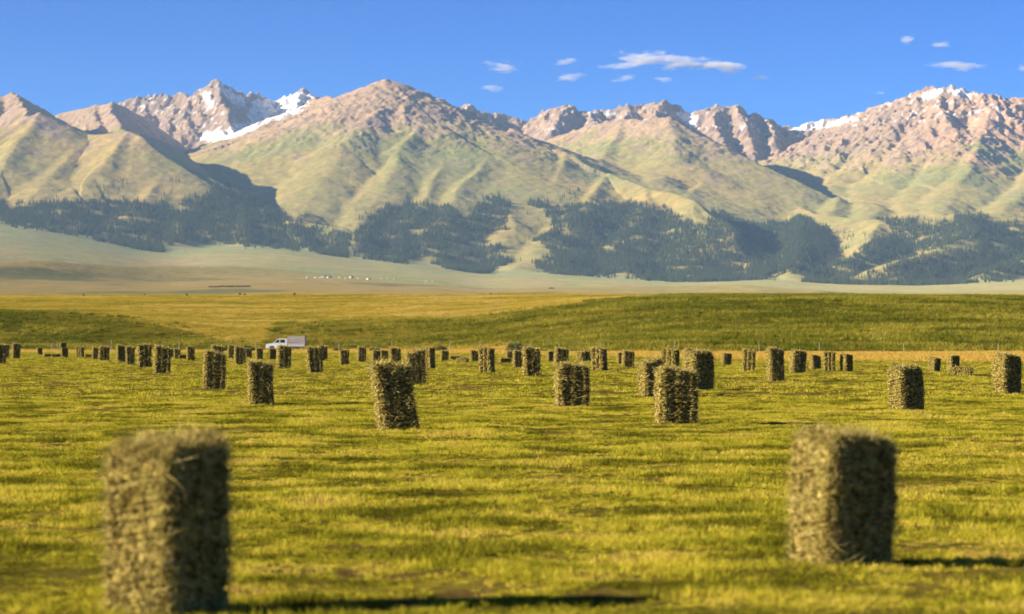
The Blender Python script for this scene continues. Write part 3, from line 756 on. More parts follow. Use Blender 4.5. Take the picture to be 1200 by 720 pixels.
def bale_surface(p, seed):
    """p on the plain box (centre of base at origin) -> roughened, strapped hay surface"""
    q = p - [0, 0, BH / 2]
    u = q / [BW / 2, BT / 2, BH / 2]
    n = np.sign(u) * np.abs(u) ** 17; n /= np.linalg.norm(n, axis=1)[:, None]
    out = q.copy()
    m = (np.abs(u) ** 22).sum(1) ** (1 / 22)
    out = out / m[:, None]
    flake = p[:, 2] * 12.5 + 0.8 * perlin(p[:, 0] * 3 + seed, p[:, 1] * 3 + p[:, 2], seed + 9)
    fl = np.abs(np.sin(flake * math.pi)) ** .5 - .6
    front = np.maximum(np.abs(n[:, 1]), np.abs(n[:, 2]))
    gr = sum(np.exp(-((p[:, 0] - s * BW * .175) / .016) ** 2) for s in (-1, 1))
    bul = np.cos(p[:, 0] / (BW * .35) * 2 * math.pi) * .5
    lay = perlin(p[:, 0] * 7 + seed, p[:, 1] * 7 + p[:, 2] * 42, seed + 4)
    d = .016 * noise3(p, 7, seed) + .010 * noise3(p, 26, seed + 3) + (.017 * lay + .014 * fl) * (1 - np.abs(n[:, 2])) + front * (-.058 * gr + .030 * bul)
    out = out + n * d[:, None]
    rs = np.random.default_rng(seed * 7 + 1).uniform(-1, 1, 6); tz = (out[:, 2] / BH + .5)
    out[:, 0] += .035 * rs[0] * tz + .03 * rs[1] * np.sin(tz * 3.1) * np.sign(out[:, 0])
    out[:, 1] += .02 * rs[2] * tz
    top = np.clip(tz - .8, 0, None) * 5
    out[:, 2] += top * (.05 * rs[3] * out[:, 0] / BW * 2 + .035 * perlin(out[:, 0] * 6 + seed, out[:, 1] * 6, seed + 8)) - top * .07 * np.clip((out[:, 0] * np.sign(rs[4]) / BW * 2 - .45), 0, 1) * abs(rs[4])
    out[:, 2] += BH / 2
    return out, n

def bale_body(name, seed, res, ns, lmin, lmax, wid):
    rg = np.random.default_rng(seed)
    V = []; Q = []; off = 0
    for ax in range(3):
        for s in (-1, 1):
            a, b_ = [i for i in range(3) if i != ax]; dims = (BW, BT, BH)
            na, nb = max(3, int(dims[a] / res)), max(3, int(dims[b_] / res))
            ga, gb = np.meshgrid(np.linspace(-1, 1, na + 1), np.linspace(-1, 1, nb + 1))
            p = np.zeros((ga.size, 3)); p[:, ax] = s * dims[ax] / 2; p[:, a] = ga.ravel() * dims[a] / 2; p[:, b_] = gb.ravel() * dims[b_] / 2
            p[:, 2] += BH / 2
            q = grid_quads(nb + 1, na + 1)
            if s * (1 if ax != 1 else -1) < 0: q = q[:, ::-1]
            V.append(p); Q.append(q + off); off += len(p)
    V = np.concatenate(V); Q = np.concatenate(Q)
    V, _ = bale_surface(V, seed)
    rb = np.clip(.02 + .35 * noise3(V, 30, seed + 7), 0, 1)  # body coloured darker than the straws: painted shade in the gaps between them
    # straw
    area = np.array([BT * BH, BT * BH, BW * BH, BW * BH, BW * BT * 1.6]); f = rg.choice(5, ns, p=area / area.sum())
    P = (rg.random((ns, 3)) - .5) * [BW, BT, BH]; P[:, 2] += BH / 2
    P[f == 0, 0] = -BW / 2; P[f == 1, 0] = BW / 2; P[f == 2, 1] = -BT / 2; P[f == 3, 1] = BT / 2; P[f == 4, 2] = BH
    ing = (np.abs(np.abs(P[:, 0]) - BW * .175) < .013) & (f >= 2)
    P[ing, 0] += np.where(rg.random(ing.sum()) < .5, -.03, .03)
    S, n = bale_surface(P, seed)
    tdir = rg.normal(size=(ns, 3)) * [1, 1, .30]
    outw = np.abs(rg.normal(.14, .16, (ns, 1))) + (f == 4)[:, None] * .45
    tdir -= (tdir * n).sum(1)[:, None] * n; tdir /= np.linalg.norm(tdir, axis=1)[:, None]
    dr = tdir + n * outw; dr /= np.linalg.norm(dr, axis=1)[:, None]
    L = rg.uniform(lmin, lmax, ns) * np.where(f == 4, 1.25, 1) * np.where(rg.random(ns) < .03, 2.2, 1)
    bv, bt_, br, _ = blades(ns, S - n * .006, dr, L, rg.uniform(.6, 1.4, ns) * wid, .9, rg)
    me = mesh_np(name, np.concatenate([V, bv]), tris=bt_ + len(V), quads=Q)
    add_f(me, 'rnd', np.concatenate([rb, br]))
    me.materials.append(M_hay)
    return me

def twine_mesh(s, seed, r=.0035):
    x0 = s * BW * .175; pts = []
    path = []
    for k in range(40): path.append((x0, -BT / 2, k / 39 * BH))
    for k in range(16): path.append((x0, -BT / 2 + (k + .5) / 16 * BT, BH))
    for k in range(40): path.append((x0, BT / 2, BH - k / 39 * BH))
    for k in range(16): path.append((x0, BT / 2 - (k + .5) / 16 * BT, 0))
    P = np.array(path, float); S, n = bale_surface(P, seed); S = _ring_smooth(S, 3) + n * .004; N = len(S)
    tan = np.roll(S, -1, 0) - np.roll(S, 1, 0); tan /= np.linalg.norm(tan, axis=1)[:, None]
    e1 = np.cross(tan, [1, 0, 0]); e1 /= np.linalg.norm(e1, axis=1)[:, None]; e2 = np.cross(tan, e1)
    V = np.concatenate([(S + r * (math.cos(a) * e1 + math.sin(a) * e2))[:, None] for a in np.arange(5) * 2 * math.pi / 5], 1).reshape(-1, 3)
    Q = [(i * 5 + j, i * 5 + (j + 1) % 5, ((i + 1) % N) * 5 + (j + 1) % 5, ((i + 1) % N) * 5 + j) for i in range(N) for j in range(5)]
    return mesh_np('twine', V, quads=Q, smooth=True)
def _ring_smooth(S, n):
    for _ in range(n): S = .25 * np.roll(S, 1, 0) + .5 * S + .25 * np.roll(S, -1, 0)
    return S

HIGH = [(bale_body('bale_body', 1000 + i, .008, 22000, .03, .085, .0034), [twine_mesh(s, 1000 + i) for s in (-1, 1)]) for i in range(2)]
MID = [(bale_body('bale_body', 1100 + i, .014, 7500, .03, .085, .006), [twine_mesh(s, 1100 + i, .005) for s in (-1, 1)]) for i in range(5)]
LOW = [bale_body('hay_bale', 1200 + i, .03, 1900, .04, .10, .012) for i in range(5)]

# left, right, top, base (photo pixels), yaw, lean, kind, label
B = [
 (125,268,512,722,59,0,'H','largest hay bale, blurred in the foreground, sunlit tan left side and nearly black right side'),
 (925,1047,507,668,33,0,'H','large hay bale in the right foreground with a sunlit left side and dark tufted front'),
 (436,490,428,506,12,-6,'M','hay bale leaning to the left in the middle of the meadow, ragged dark brown front'),
 (767,816,433,499,8,-2,'M','hay bale with three rounded ribs between its strings, nearest of the cluster right of centre'),
 (747,779,422,467,28,0,'M','hay bale with bright sunlit left side, just behind the three-ribbed bale right of centre'),
 (802,837,412,458,30,0,'M','hay bale with almost black front, right of and behind the three-ribbed bale'),
 (651,690,427,478,7,0,'M','upright hay bale with two light string grooves, left of the cluster right of centre'),
 (289,323,427,476,11,0,'M','squat upright hay bale with ragged dark face below the white truck'),
 (237,264,412,456,9,0,'M','upright hay bale with two string grooves, left of the squat bale below the truck'),
 (475,500,411,452,10,0,'M','hay bale standing right behind the bale that leans left'),
 (1041,1083,428,481,32,-3,'M','hay bale with sunlit left edge, standing alone above the large right foreground bale'),
 (1163,1197,416,463,34,0,'M','dark hay bale with pale left side at the right edge of the meadow'),
 (898,920,409,447,14,0,'M','taller dark hay bale, front one of the close pair right of the dark cluster'),
 (925,944,410,438,12,3,'L','smaller hay bale close behind the right side of the taller dark bale'),
 (869,885,410,436,-10,0,'L','evenly lit upright hay bale left of the close pair of dark bales'),
 (964,980,412,435,-12,0,'L','evenly sunlit hay bale in the middle of three small bales right of the close pair'),
 (951,960,415,433,20,0,'L','narrow black-faced hay bale, left of three small bales right of the close pair'),
 (984,1000,415,435,42,0,'L','small hay bale half sunlit and half black, right of three in a row'),
 (847,855,415,428,15,0,'L','tiny dark hay bale alone at the field edge right of the dark cluster'),
 (1088,1101,418,436,48,4,'L','thin tilted hay bale with black right side, far right by the field edge'),
 (1109,1125,416,437,24,0,'L','hay bale standing behind the long bale that lies on the ground'),
 (1112,1144,430,440,-14,0,'Y','hay bale lying flat on its long side at the far right'),
 (773,797,410,433,-28,0,'L','hay bale with broad sunlit left face and black right side behind the ribbed bale'),
 (800,815,408,431,14,0,'L','hay bale peeping over the left shoulder of the almost black bale'),
 (728,743,411,431,10,0,'L','dark rounded hay bale between the ribbed cluster and the bale with a black right side'),
 (725,731,414,427,8,0,'L','sliver of a hay bale behind the left edge of the dark rounded bale'),
 (692,713,407,434,-30,0,'L','hay bale with pale front and black right side, behind the upright bale with string grooves'),
 (684,692,411,424,14,0,'L','small hay bale touching the left of the pale bale with a black right side'),
 (678,683,412,424,60,0,'L','thin far hay bale, second left of the pale bale with a black right side'),
 (648,666,408,431,11,0,'L','hay bale with arched top behind the upright bale with two string grooves'),
 (642,647,416,424,30,0,'L','tiny far hay bale left of the arch-topped bale'),
 (612,635,408,441,10,0,'L','ribbed hay bale with dark upper corner, right of the small grey-green bush'),
 (602,612,411,431,12,0,'L','hay bale touching the left side of the ribbed bale with a dark corner'),
 (594,601,414,424,12,0,'L','small hay bale under the grey-green bush at the field edge'),
 (586,596,420,426,20,0,'Y','dark hay bale lying low on the grass below the bush'),
 (560,581,408,438,-24,0,'L','tall pale hay bale with narrow black right side near the middle of the picture'),
 (554,558,411,425,12,0,'L','thin dark far hay bale just left of the tall pale bale'),
 (537,546,418,426,-20,0,'Y','hay bale tipped over on the grass, left of the thin far bale'),
 (528,536,415,422,16,0,'Y','small broken hay bale lying beside the tipped one'),
 (516,525,411,424,12,0,'L','small grey-green hay bale right of the black-sided bale'),
 (498,509,407,432,-45,0,'L','narrow hay bale with black right half behind the pair at centre left'),
 (456,471,408,426,12,0,'L','broad far hay bale behind the top of the bale that leans left'),
 (447,453,412,422,12,0,'L','tiny hay bale in the gap left of the broad far bale'),
 (436,445,410,424,12,0,'L','small far hay bale above the left corner of the leaning bale'),
 (418,429,407,425,10,0,'L','far hay bale midway between the truck and the leaning bale, with frayed top'),
 (397,410,410,428,9,0,'L','far hay bale with a broken lower corner, right of the pair behind the truck'),
 (371,385,405,423,14,0,'L','rear hay bale of the overlapping pair just right of the truck'),
 (359,378,407,437,10,-5,'L','front hay bale of the overlapping pair just right of the truck, dark with drooping top'),
 (324,341,405,432,9,0,'L','hay bale hiding the middle of the white truck'),
 (314,323,408,422,20,0,'L','small hay bale hiding the front wheel of the white truck'),
 (299,309,408,422,12,0,'L','small hay bale just left of the bonnet of the truck'),
 (288,295,408,420,12,0,'L','little far hay bale, second left of the truck'),
 (274,288,406,428,10,0,'L','ribbed far hay bale right of the bale with two string grooves'),
 (267,275,405,421,10,0,'L','hay bale half hidden behind the left edge of the ribbed far bale'),
 (246,262,405,425,10,0,'L','hay bale whose top shows above the bale with two string grooves'),
 (218,229,406,423,10,0,'L','single far hay bale between the row of dark bales and the grooved bale'),
 (204,212,409,421,10,0,'L','small far hay bale right of the largest bale of the left row'),
 (211,217,415,421,20,0,'Y','little hay bale lying beside the small far bale'),
 (196,203,408,419,10,0,'L','hay bale sticking out behind the right side of the largest bale of the left row'),
 (179,200,403,438,9,0,'L','largest and rightmost hay bale of the dark row at the left'),
 (160,179,404,432,9,0,'L','second largest hay bale of the dark row at the left'),
 (147,159,406,428,12,0,'L','third hay bale of the dark row at the left, black face and pale left edge'),
 (137,146,405,426,20,0,'L','narrow hay bale at the left end of the dark row'),
 (115,128,406,424,9,0,'L','ribbed far hay bale standing apart, left of the dark row'),
 (109,115,407,421,12,0,'L','slim hay bale touching the left of the ribbed one beyond the dark row'),
 (100,109,415,420,10,0,'Y','low hay bale lying between two upright far bales at the left'),
 (89,99,406,419,-20,0,'L','far hay bale with paler left half at the left of the low lying one'),
 (71,80,407,419,16,0,'L','dark far hay bale with another lump of hay on its top'),
 (61,69,414,419,10,0,'Y','flat brown hay bale lying left of the dark far bale'),
 (52,60,409,419,20,0,'Y','short blocky hay bale, one of two low ones near the left edge'),
 (43,50,407,416,15,0,'L','smallest farthest hay bale near the left edge'),
 (14,25,403,421,14,5,'L','tilted dark hay bale second from the left edge'),
 (0,11,404,420,12,0,'L','hay bale cut by the left edge of the photo, behind another'),
 (-9,7,404,427,9,0,'L','nearest hay bale at the left edge, half outside the photo'),
]
bi = 0
for (xl, xr, tp, bs, yaw, lean, kind, label) in B:
    D = EYE * F / (bs - HOR)
    D += .26
    xc = ((xl + xr) / 2 - 600) / F * D
    ppm = F / D
    hp = (bs - tp) / ppm
    yr = math.radians(yaw)
    proj = BW * abs(math.cos(yr)) + BT * abs(math.sin(yr)) + .03
    wsc = min(1.28, max(.85, (xr - xl) / ppm / proj))
    zg = float(ground_z(np.array([xc]), np.array([D]))[0])
    if kind == 'H': body, tw = HIGH[bi % 2]; parts = True
    elif kind == 'M': body, tw = MID[bi % 5]; parts = True
    else: body, tw, parts = LOW[bi % 5], [], False
    if parts:
        o = bpy.data.objects.new('hay_bale', None); C.objects.link(o)
        link('bale_body', body, parent=o)
        for m_ in tw: link('twine', m_, M_twine, parent=o)
    else:
        o = link('hay_bale', body)
    if kind == 'Y':
        s = min(1.35, max(.8, hp / BT))
        if (xr - xl) / ppm / BH < s: s = max(.7, (xr - xl) / ppm / BH)
        # lying on its side: long axis horizontal
        o.rotation_euler = (Matrix.Rotation(yr, 4, 'Z') @ Matrix.Rotation(math.pi / 2, 4, 'Y') @ Matrix.Rotation(math.pi / 2, 4, 'Z')).to_euler()
        o.scale = (s, s, s)
        dx = -math.cos(yr) * BH / 2 * s; dy = -math.sin(yr) * BH / 2 * s
        o.location = (xc + dx, D + dy, zg + BT / 2 * s - .01)
    else:
        hs_ = min(1.25, max(.7, (hp - (.05 if kind == 'H' else .03)) / BH))
        o.rotation_euler = (Matrix.Rotation(math.radians(lean), 4, 'Y') @ Matrix.Rotation(yr, 4, 'Z')).to_euler()
        o.scale = (wsc, wsc, hs_)
        o.location = (xc - math.sin(math.radians(lean)) * BH * hs_ / 2, D, zg - .012 + abs(math.sin(math.radians(lean))) * -.02)
    tag(o, label, 'hay bale', 'square hay bales standing on the mown meadow')
    bi += 1
# straw shed round the feet of the nearer bales
bv, bt2, brr = [], [], []; off = 0
for (xl, xr, tp, bs, yaw, lean, kind, label) in B:
    if kind not in 'HM': continue
    D = EYE * F / (bs - HOR) + .26; xc = ((xl + xr) / 2 - 600) / F * D; n_ = 110
    a_ = rng.random(n_) * 6.283; r_ = .22 + np.abs(rng.normal(0, .22, n_))
    qx = xc + r_ * np.cos(a_); qy = D + r_ * np.sin(a_); qz = ground_z(qx, qy) + rng.uniform(-.005, .03, n_)
    dd = rng.normal(size=(n_, 3)) * [1, 1, .18]; dd /= np.linalg.norm(dd, axis=1)[:, None]
    v_, t_, rr_, _ = blades(n_, np.stack([qx, qy, qz], 1), dd, rng.uniform(.03, .09, n_), rng.uniform(.003, .005, n_) * (1.4 if kind == 'M' else 1), .8)
    bv.append(v_); bt2.append(t_ + off); brr.append(0 + .8 * rr_); off += len(v_)
me = mesh_np('loose_straw', np.concatenate(bv), tris=np.concatenate(bt2)); add_f(me, 'rnd', np.concatenate(brr))
link('loose_straw', me, M_hay, kind='stuff')
# lump of hay on one far bale
D = EYE * F / (419 - HOR) + .3
lump = link('hay_bale', LOW[3]); xc = (73.5 - 600) / F * D
lump.scale = (.8, .7, .42); lump.rotation_euler.z = .5
lump.location = (xc, D, 11.6 / F * D * .98)
tag(lump, 'short lump of hay on top of the dark far bale near the left edge', 'hay bale', 'square hay bales standing on the mown meadow')

# ------------------------------------------------------------------ boxes and the pickup truck
def box(x0, x1, y0, y1, z0, z1):
    V = [(x0,y0,z0),(x1,y0,z0),(x1,y1,z0),(x0,y1,z0),(x0,y0,z1),(x1,y0,z1),(x1,y1,z1),(x0,y1,z1)]
    Qd = [(0,3,2,1),(4,5,6,7),(0,1,5,4),(1,2,6,5),(2,3,7,6),(3,0,4,7)]
    return V, Qd
def join(parts):
    V = []; Qd = []
    for v_, q_ in parts:
        Qd += [tuple(i + len(V) for i in f) for f in q_]; V += list(v_)
    return V, Qd
def poly_mesh(name, V, faces, mat=None, bevel=0):
    me = bpy.data.meshes.new(name); me.from_pydata([tuple(v_) for v_ in V], [], faces); me.update()
    if mat: me.materials.append(mat)
    if bevel:
        import bmesh
        bm = bmesh.new(); bm.from_mesh(me); bmesh.ops.bevel(bm, geom=bm.edges[:], offset=bevel, segments=2, affect='EDGES'); bm.to_mesh(me); bm.free()
    return me
def extrude_profile(pts, y0, y1):
    n = len(pts); V = [(a, y0, b_) for a, b_ in pts] + [(a, y1, b_) for a, b_ in pts]
    Fc = [tuple(range(n)), tuple(range(2 * n - 1, n - 1, -1))] + [(i, n + i, n + (i + 1) % n, (i + 1) % n) for i in range(n)]
    return V, Fc
M_white = simple_mat('white_paint', (.80, .80, .80), .35, 0, .04, 2)
M_glass = simple_mat('dark_glass', (.02, .025, .03), .08)
M_rubber = simple_mat('rubber', (.03, .03, .03), .8)
M_steel = simple_mat('wheel_steel', (.45, .45, .46), .4, .6)
M_rail = simple_mat('pale_rail', (.50, .45, .47), .55, 0, .1, 5)
M_darkpost = simple_mat('dark_post', (.12, .07, .08), .7)
M_lamp = simple_mat('lamp_glass', (.7, .7, .65), .15)
TD = 419.0
tx = (312 - 600) / F * TD
tz = EYE - (412.2 - HOR) / F * TD
truck = bpy.data.objects.new('pickup_truck', None); C.objects.link(truck); truck.location = (tx, TD, tz)
tag(truck, 'white double-cab truck with a tall slatted rack on its flat bed, facing left', 'truck')
W2 = .88
prof = [(.0,.50),(.02,.95),(.12,1.12),(.95,1.24),(1.02,1.25),(1.75,1.84),(2.0,1.90),(2.95,1.90),(3.12,1.84),(3.14,.50),(1.35,.46),(1.28,.75),(1.05,.86),(.78,.86),(.55,.75),(.48,.46)]
V, Fc = extrude_profile(prof, -W2, W2)
link('cab', poly_mesh('cab', V, Fc, M_white), parent=truck)
for side in (-1, 1):
    yy0, yy1 = (side * W2, side * (W2 + .012)) if side > 0 else (side * (W2 + .012), side * W2)
    V, Fc = extrude_profile([(1.22,1.30),(1.80,1.76),(2.00,1.78),(2.00,1.30)], yy0, yy1); link('side_window', poly_mesh('side_window', V, Fc, M_glass), parent=truck)
    V, Fc = extrude_profile([(2.14,1.30),(2.14,1.78),(2.82,1.77),(2.82,1.30)], yy0, yy1); link('side_window', poly_mesh('side_window', V, Fc, M_glass), parent=truck)
    V, Fc = box(-.02, .06, side * .62 - .16, side * .62 + .16, .80, 1.0); link('headlight', poly_mesh('headlight', V, Fc, M_lamp), parent=truck)
V = [(1.10,-.76,1.34),(1.10,.76,1.34),(1.70,.68,1.82),(1.70,-.68,1.82)]; V = [(a - .012, b_, c_ + .012) for a, b_, c_ in V] + [(a + .01, b_, c_ - .02) for a, b_, c_ in V]
link('windscreen', poly_mesh('windscreen', V, [(0,1,2,3),(7,6,5,4),(0,4,5,1),(1,5,6,2),(2,6,7,3),(3,7,4,0)], M_glass), parent=truck)
V, Fc = box(-.08, .05, -.86, .86, .42, .66); link('bumper', poly_mesh('bumper', V, Fc, M_steel, .02), parent=truck)
V, Fc = join([box(3.20, 5.72, -.92, .92, .80, .90), box(.6, 5.6, -.42, -.32, .56, .70), box(.6, 5.6, .32, .42, .56, .70), box(3.3, 3.4, -.42, .42, .56, .80), box(5.4, 5.5, -.42, .42, .56, .80)])
link('bed', poly_mesh('bed', V, Fc, M_white), parent=truck)
V, Fc = join([box(3.20, 5.70, -.925, -.885, .90, 1.18), box(3.20, 5.70, .885, .925, .90, 1.18), box(3.20, 3.24, -.885, .885, .90, 1.18), box(5.66, 5.70, -.885, .885, .90, 1.18)])
link('side_board', poly_mesh('side_board', V, Fc, M_rail), parent=truck)
for side in (-.905, .905):
    rk_ = []
    for k in range(17): rk_.append(box(3.22 + k * .152, 3.22 + k * .152 + .075, side - .012, side + .012, 1.18, 2.24))
    for zz in (1.5, 1.85, 2.2): rk_.append(box(3.20, 5.66, side - .028 if side < 0 else side + .014, side - .014 if side < 0 else side + .028, zz, zz + .07))
    V, Fc = join(rk_); link('rack', poly_mesh('rack', V, Fc, M_rail), parent=truck)
for side in (-.905, .905):
    V, Fc = box(5.74, 5.86, side - .06, side + .06, .80, 2.42); link('rear_post', poly_mesh('rear_post', V, Fc, M_darkpost), parent=truck)
def wheel(parent, x_, y_):
    ty = cyl_mesh('tyre', .37, .37, .22, 24, M_rubber); a = bpy.data.objects.new('wheel', ty); C.objects.link(a); a.parent = parent
    a.location = (x_, y_ - .11 if y_ > 0 else y_ + .11, .37); a.rotation_euler.x = math.pi / 2 if y_ < 0 else -math.pi / 2
    r_ = link('rim', cyl_mesh('rim', .21, .19, .235, 16, M_steel), parent=a)
for x_ in (.92, 4.35):
    for y_ in (-.80, .80): wheel(truck, x_, y_)

# ------------------------------------------------------------------ fence along the field edge
M_post = simple_mat('grey_post', (.34, .28, .20), .9, 0, .3, 9)
M_wire = simple_mat('wire', (.25, .24, .22), .5, .7)
FD = 292.0
fence = bpy.data.objects.new('wire_fence', None); C.objects.link(fence); fence.location = (0, FD, 0)
tag(fence, 'low fence of thin posts and wire along the dry grass strip behind the bales', 'fence')
pm = cyl_mesh('post', .038, .032, 1.15, 7, M_post)
tops = []
for i, a in enumerate([-30, 14, 60, 68, 130, 210, 300, 397, 460, 527, 563, 590, 655, 705, 790, 890, 960, 1059, 1170, 1230]):
    dd = FD + 4 * math.sin(i * 1.3); xx = (a - 600) / F * dd; zz = float(ground_z(np.array([xx]), np.array([dd]))[0])
    p = link('post', pm, parent=fence); p.location = (xx, dd - FD, zz - .05); p.rotation_euler = (.05 * math.sin(i * 2.1), .06 * math.sin(i * 3.7), 0); p.scale.z = 1 + .15 * math.sin(i * 5.1)
    tops.append((xx, dd - FD, zz))
for hh in (.45, .95):
    V = []; Fc = []
    for i in range(len(tops) - 1):
        a, b_ = tops[i], tops[i + 1]; k = len(V); r_ = .006
        V += [(a[0], a[1], a[2] + hh - r_), (a[0], a[1] - r_, a[2] + hh + r_), (a[0], a[1] + r_, a[2] + hh + r_), (b_[0], b_[1], b_[2] + hh - r_), (b_[0], b_[1] - r_, b_[2] + hh + r_), (b_[0], b_[1] + r_, b_[2] + hh + r_)]
        Fc += [(k, k + 1, k + 4, k + 3), (k + 1, k + 2, k + 5, k + 4), (k + 2, k, k + 3, k + 5)]
    link('wire', poly_mesh('wire', V, Fc, M_wire), parent=fence)

# ------------------------------------------------------------------ shrubs
M_leaf = grass_mat('shrub_leaf', [(0.0, (.05, .075, .03)), (0.5, (.10, .125, .05)), (1.0, (.17, .18, .08))], .2, .5)
def shrub_mesh(seed, w_, h_, n=1600, ls=.07):
    rg = np.random.default_rng(seed)
    k = rg.integers(0, 9, n); cc = np.stack([rg.uniform(-.36, .36, 9) * w_, rg.uniform(-.3, .3, 9) * w_, rg.uniform(.3, .72, 9) * h_], 1)
    v_ = rg.normal(size=(n, 3)); v_ /= np.linalg.norm(v_, axis=1)[:, None]
    P_ = cc[k] + v_ * (rg.random((n, 1)) ** .4) * [w_ * .22, w_ * .22, h_ * .32]; P_[:, 2] = np.clip(P_[:, 2], .02, None)
    d_ = v_ + [0, 0, .5]; d_ /= np.linalg.norm(d_, axis=1)[:, None]
    V_, T_, r_, _ = blades(n, P_, d_, rg.uniform(.6, 1.3, n) * ls * 2, rg.uniform(.6, 1.2, n) * ls, .6, rg)
    me_ = mesh_np('shrub', V_, tris=T_); add_f(me_, 'rnd', r_); me_.materials.append(M_leaf); return me_
sm = [shrub_mesh(80 + i, 2.2, 1.2) for i in range(3)]
for i, (a, b_, d_, s_, lab) in enumerate([
    (264, 408, 306, .75, 'low grey-green bush behind the ribbed far bales left of the truck'),
    (292, 408, 312, .85, 'low grey-green bush just left of the truck bonnet'),
    (606, 411, 300, 1.0, 'rounded grey-green bush behind the small bales at the middle of the field edge'),
    (440, 407, 330, .6, 'small bush at the field edge behind the far bales left of centre'),
    (395, 405, 330, .6, 'small bush at the field edge right of the truck'),
    (517, 408, 320, .7, 'small bush at the field edge above the narrow black-sided bale')]):
    xx = (a - 600) / F * d_
    o = link('bush', sm[i % 3]); o.location = (xx, d_, float(ground_z(np.array([xx]), np.array([float(d_)]))[0]) - .05); o.scale = (s_, s_, s_ * .9); o.rotation_euler.z = i
    tag(o, lab, 'bush', 'bushes along the field edge')
fs = shrub_mesh(95, 1.5, 1.6, 500, .16)
for i, (a, d_) in enumerate([(98, 985), (170, 990), (219, 990), (287, 985), (281, 990), (345, 985), (575, 980)]):
    xx = (a - 600) / F * d_
    o = link('shrub', fs); o.location = (xx, d_, float(ground_z(np.array([xx]), np.array([float(d_)]))[0]) - .3); o.rotation_euler.z = i * 1.1; o.scale = (.5, .5, .55 + .1 * (i % 3))
    tag(o, 'tiny dark shrub on the terrace skyline, ' + ['leftmost of all', 'second from the left', 'third from the left', 'right one of the touching pair', 'left one of the touching pair', 'alone right of the pair', 'rightmost of all'][i], 'shrub', 'tiny shrubs on the terrace skyline')
hs2_ = shrub_mesh(97, 14, 2.3, 1500, .5)
for i, (a, d_) in enumerate([(250, 3900), (260, 3950), (270, 3900), (281, 3950), (289, 4000), (832, 4200), (646, 5200)]):
    zz = float(mount_z(np.array([float(a)]), np.array([float(d_)]))[0]); xx = (a - 600) / F * d_
    o = link('thicket', hs2_); o.location = (xx, d_, zz - .4); o.rotation_euler.z = i * 1.3; o.scale = (1, .8, .8 + .1 * (i % 3))
    if i < 5: tag(o, ['leftmost', 'second from the left', 'middle', 'second from the right', 'rightmost'][i] + ' of the touching dark thickets in a row on the plain', 'thicket', 'thickets in a row on the plain')
    else: tag(o, ['dark thicket alone on the plain below the big forest, right of centre', 'small dark thicket on the plain left of the big forest'][i - 5], 'thicket')

# ------------------------------------------------------------------ yurts on the far plain
M_felt = simple_mat('white_felt', (.62, .60, .56), .8, 0, .05, 1)
M_door = simple_mat('red_door', (.35, .08, .05), .6)
seg = 20; ang = np.arange(seg) * 2 * math.pi / seg
def ring(r_, z_): return [(r_ * math.cos(a), r_ * math.sin(a), z_) for a in ang]
V = ring(2.9, 0) + ring(3.0, 1.6) + ring(2.1, 2.4) + ring(.6, 3.1) + ring(.55, 3.25) + [(0, 0, 3.3)]
Fc = [(k * seg + i, k * seg + (i + 1) % seg, (k + 1) * seg + (i + 1) % seg, (k + 1) * seg + i) for k in range(4) for i in range(seg)] + [(4 * seg + i, 4 * seg + (i + 1) % seg, 5 * seg) for i in range(seg)]
ym = poly_mesh('felt_wall', V, Fc, M_felt)
V, Fc = box(-.45, .45, -3.02, -2.80, 0, 1.5); dm = poly_mesh('door', V, Fc, M_door)
V, Fc = extrude_profile([(-4, 0), (-4, 2.6), (0, 4.1), (4, 2.6), (4, 0)], -3, 3); hm = poly_mesh('house', V, Fc, M_felt)
V, Fc = extrude_profile([(-4.3, 2.55), (0, 4.25), (4.3, 2.55), (4.3, 2.72), (0, 4.45), (-4.3, 2.72)], -3.3, 3.3); rm_ = poly_mesh('roof', V, Fc, simple_mat('red_roof', (.42, .16, .12), .6))
YL = [(360,326,'leftmost of the long string of yurts'),(370,326,'second from the left in the long string'),(398,326,'left one of the pair right of the three red-roofed houses'),(405,327,'right one of the pair right of the three red-roofed houses'),(420,327,'alone between the two single red-roofed houses'),(447,327,'left one of the trio ending the long string'),(454,327,'middle one of the trio ending the long string'),(462,328,'right one of the trio ending the long string'),(150,291,'alone at the foot of the left forest'),(500,330,'left one of the pair below the low forest strips'),(507,330,'right one of the pair below the low forest strips'),(582,324,'alone right of the tip of the low forest strips'),(822,332,'left one of three below the biggest forest'),(830,332,'middle one of three below the biggest forest'),(838,332,'right one of three below the biggest forest'),(1155,335,'alone below the right-hand forest'),(1010,336,'alone between the biggest and the right-hand forest')]
for i, (a, b_, where) in enumerate(YL):
    p = find_on_mount(a, b_, 4600, 11100)
    o = bpy.data.objects.new('yurt', None); C.objects.link(o); o.scale = (.8, .8, .7); o.location = (p[0], p[1], p[2] - .1); o.rotation_euler.z = .3 * math.sin(i * 2)
    link('felt_wall', ym, parent=o); link('door', dm, parent=o)
    tag(o, 'tiny white yurt ' + where, 'yurt', 'white yurts scattered on the distant plain')
for i, (a, b_) in enumerate([(376,326),(381,325),(386,326),(412,326),(432,328)]):
    p = find_on_mount(a, b_, 4600, 11100)
    o = bpy.data.objects.new('farm_house', None); C.objects.link(o); o.location = (p[0], p[1], p[2] - .1); o.rotation_euler.z = .2 * i
    link('wall', hm, parent=o); link('roof', rm_, parent=o)
    tag(o, 'tiny red-roofed white house on the plain, ' + ['left one of three together', 'middle one of three together', 'right one of three together', 'single one right of the three', 'rightmost one'][i], 'house', 'red-roofed houses on the distant plain')

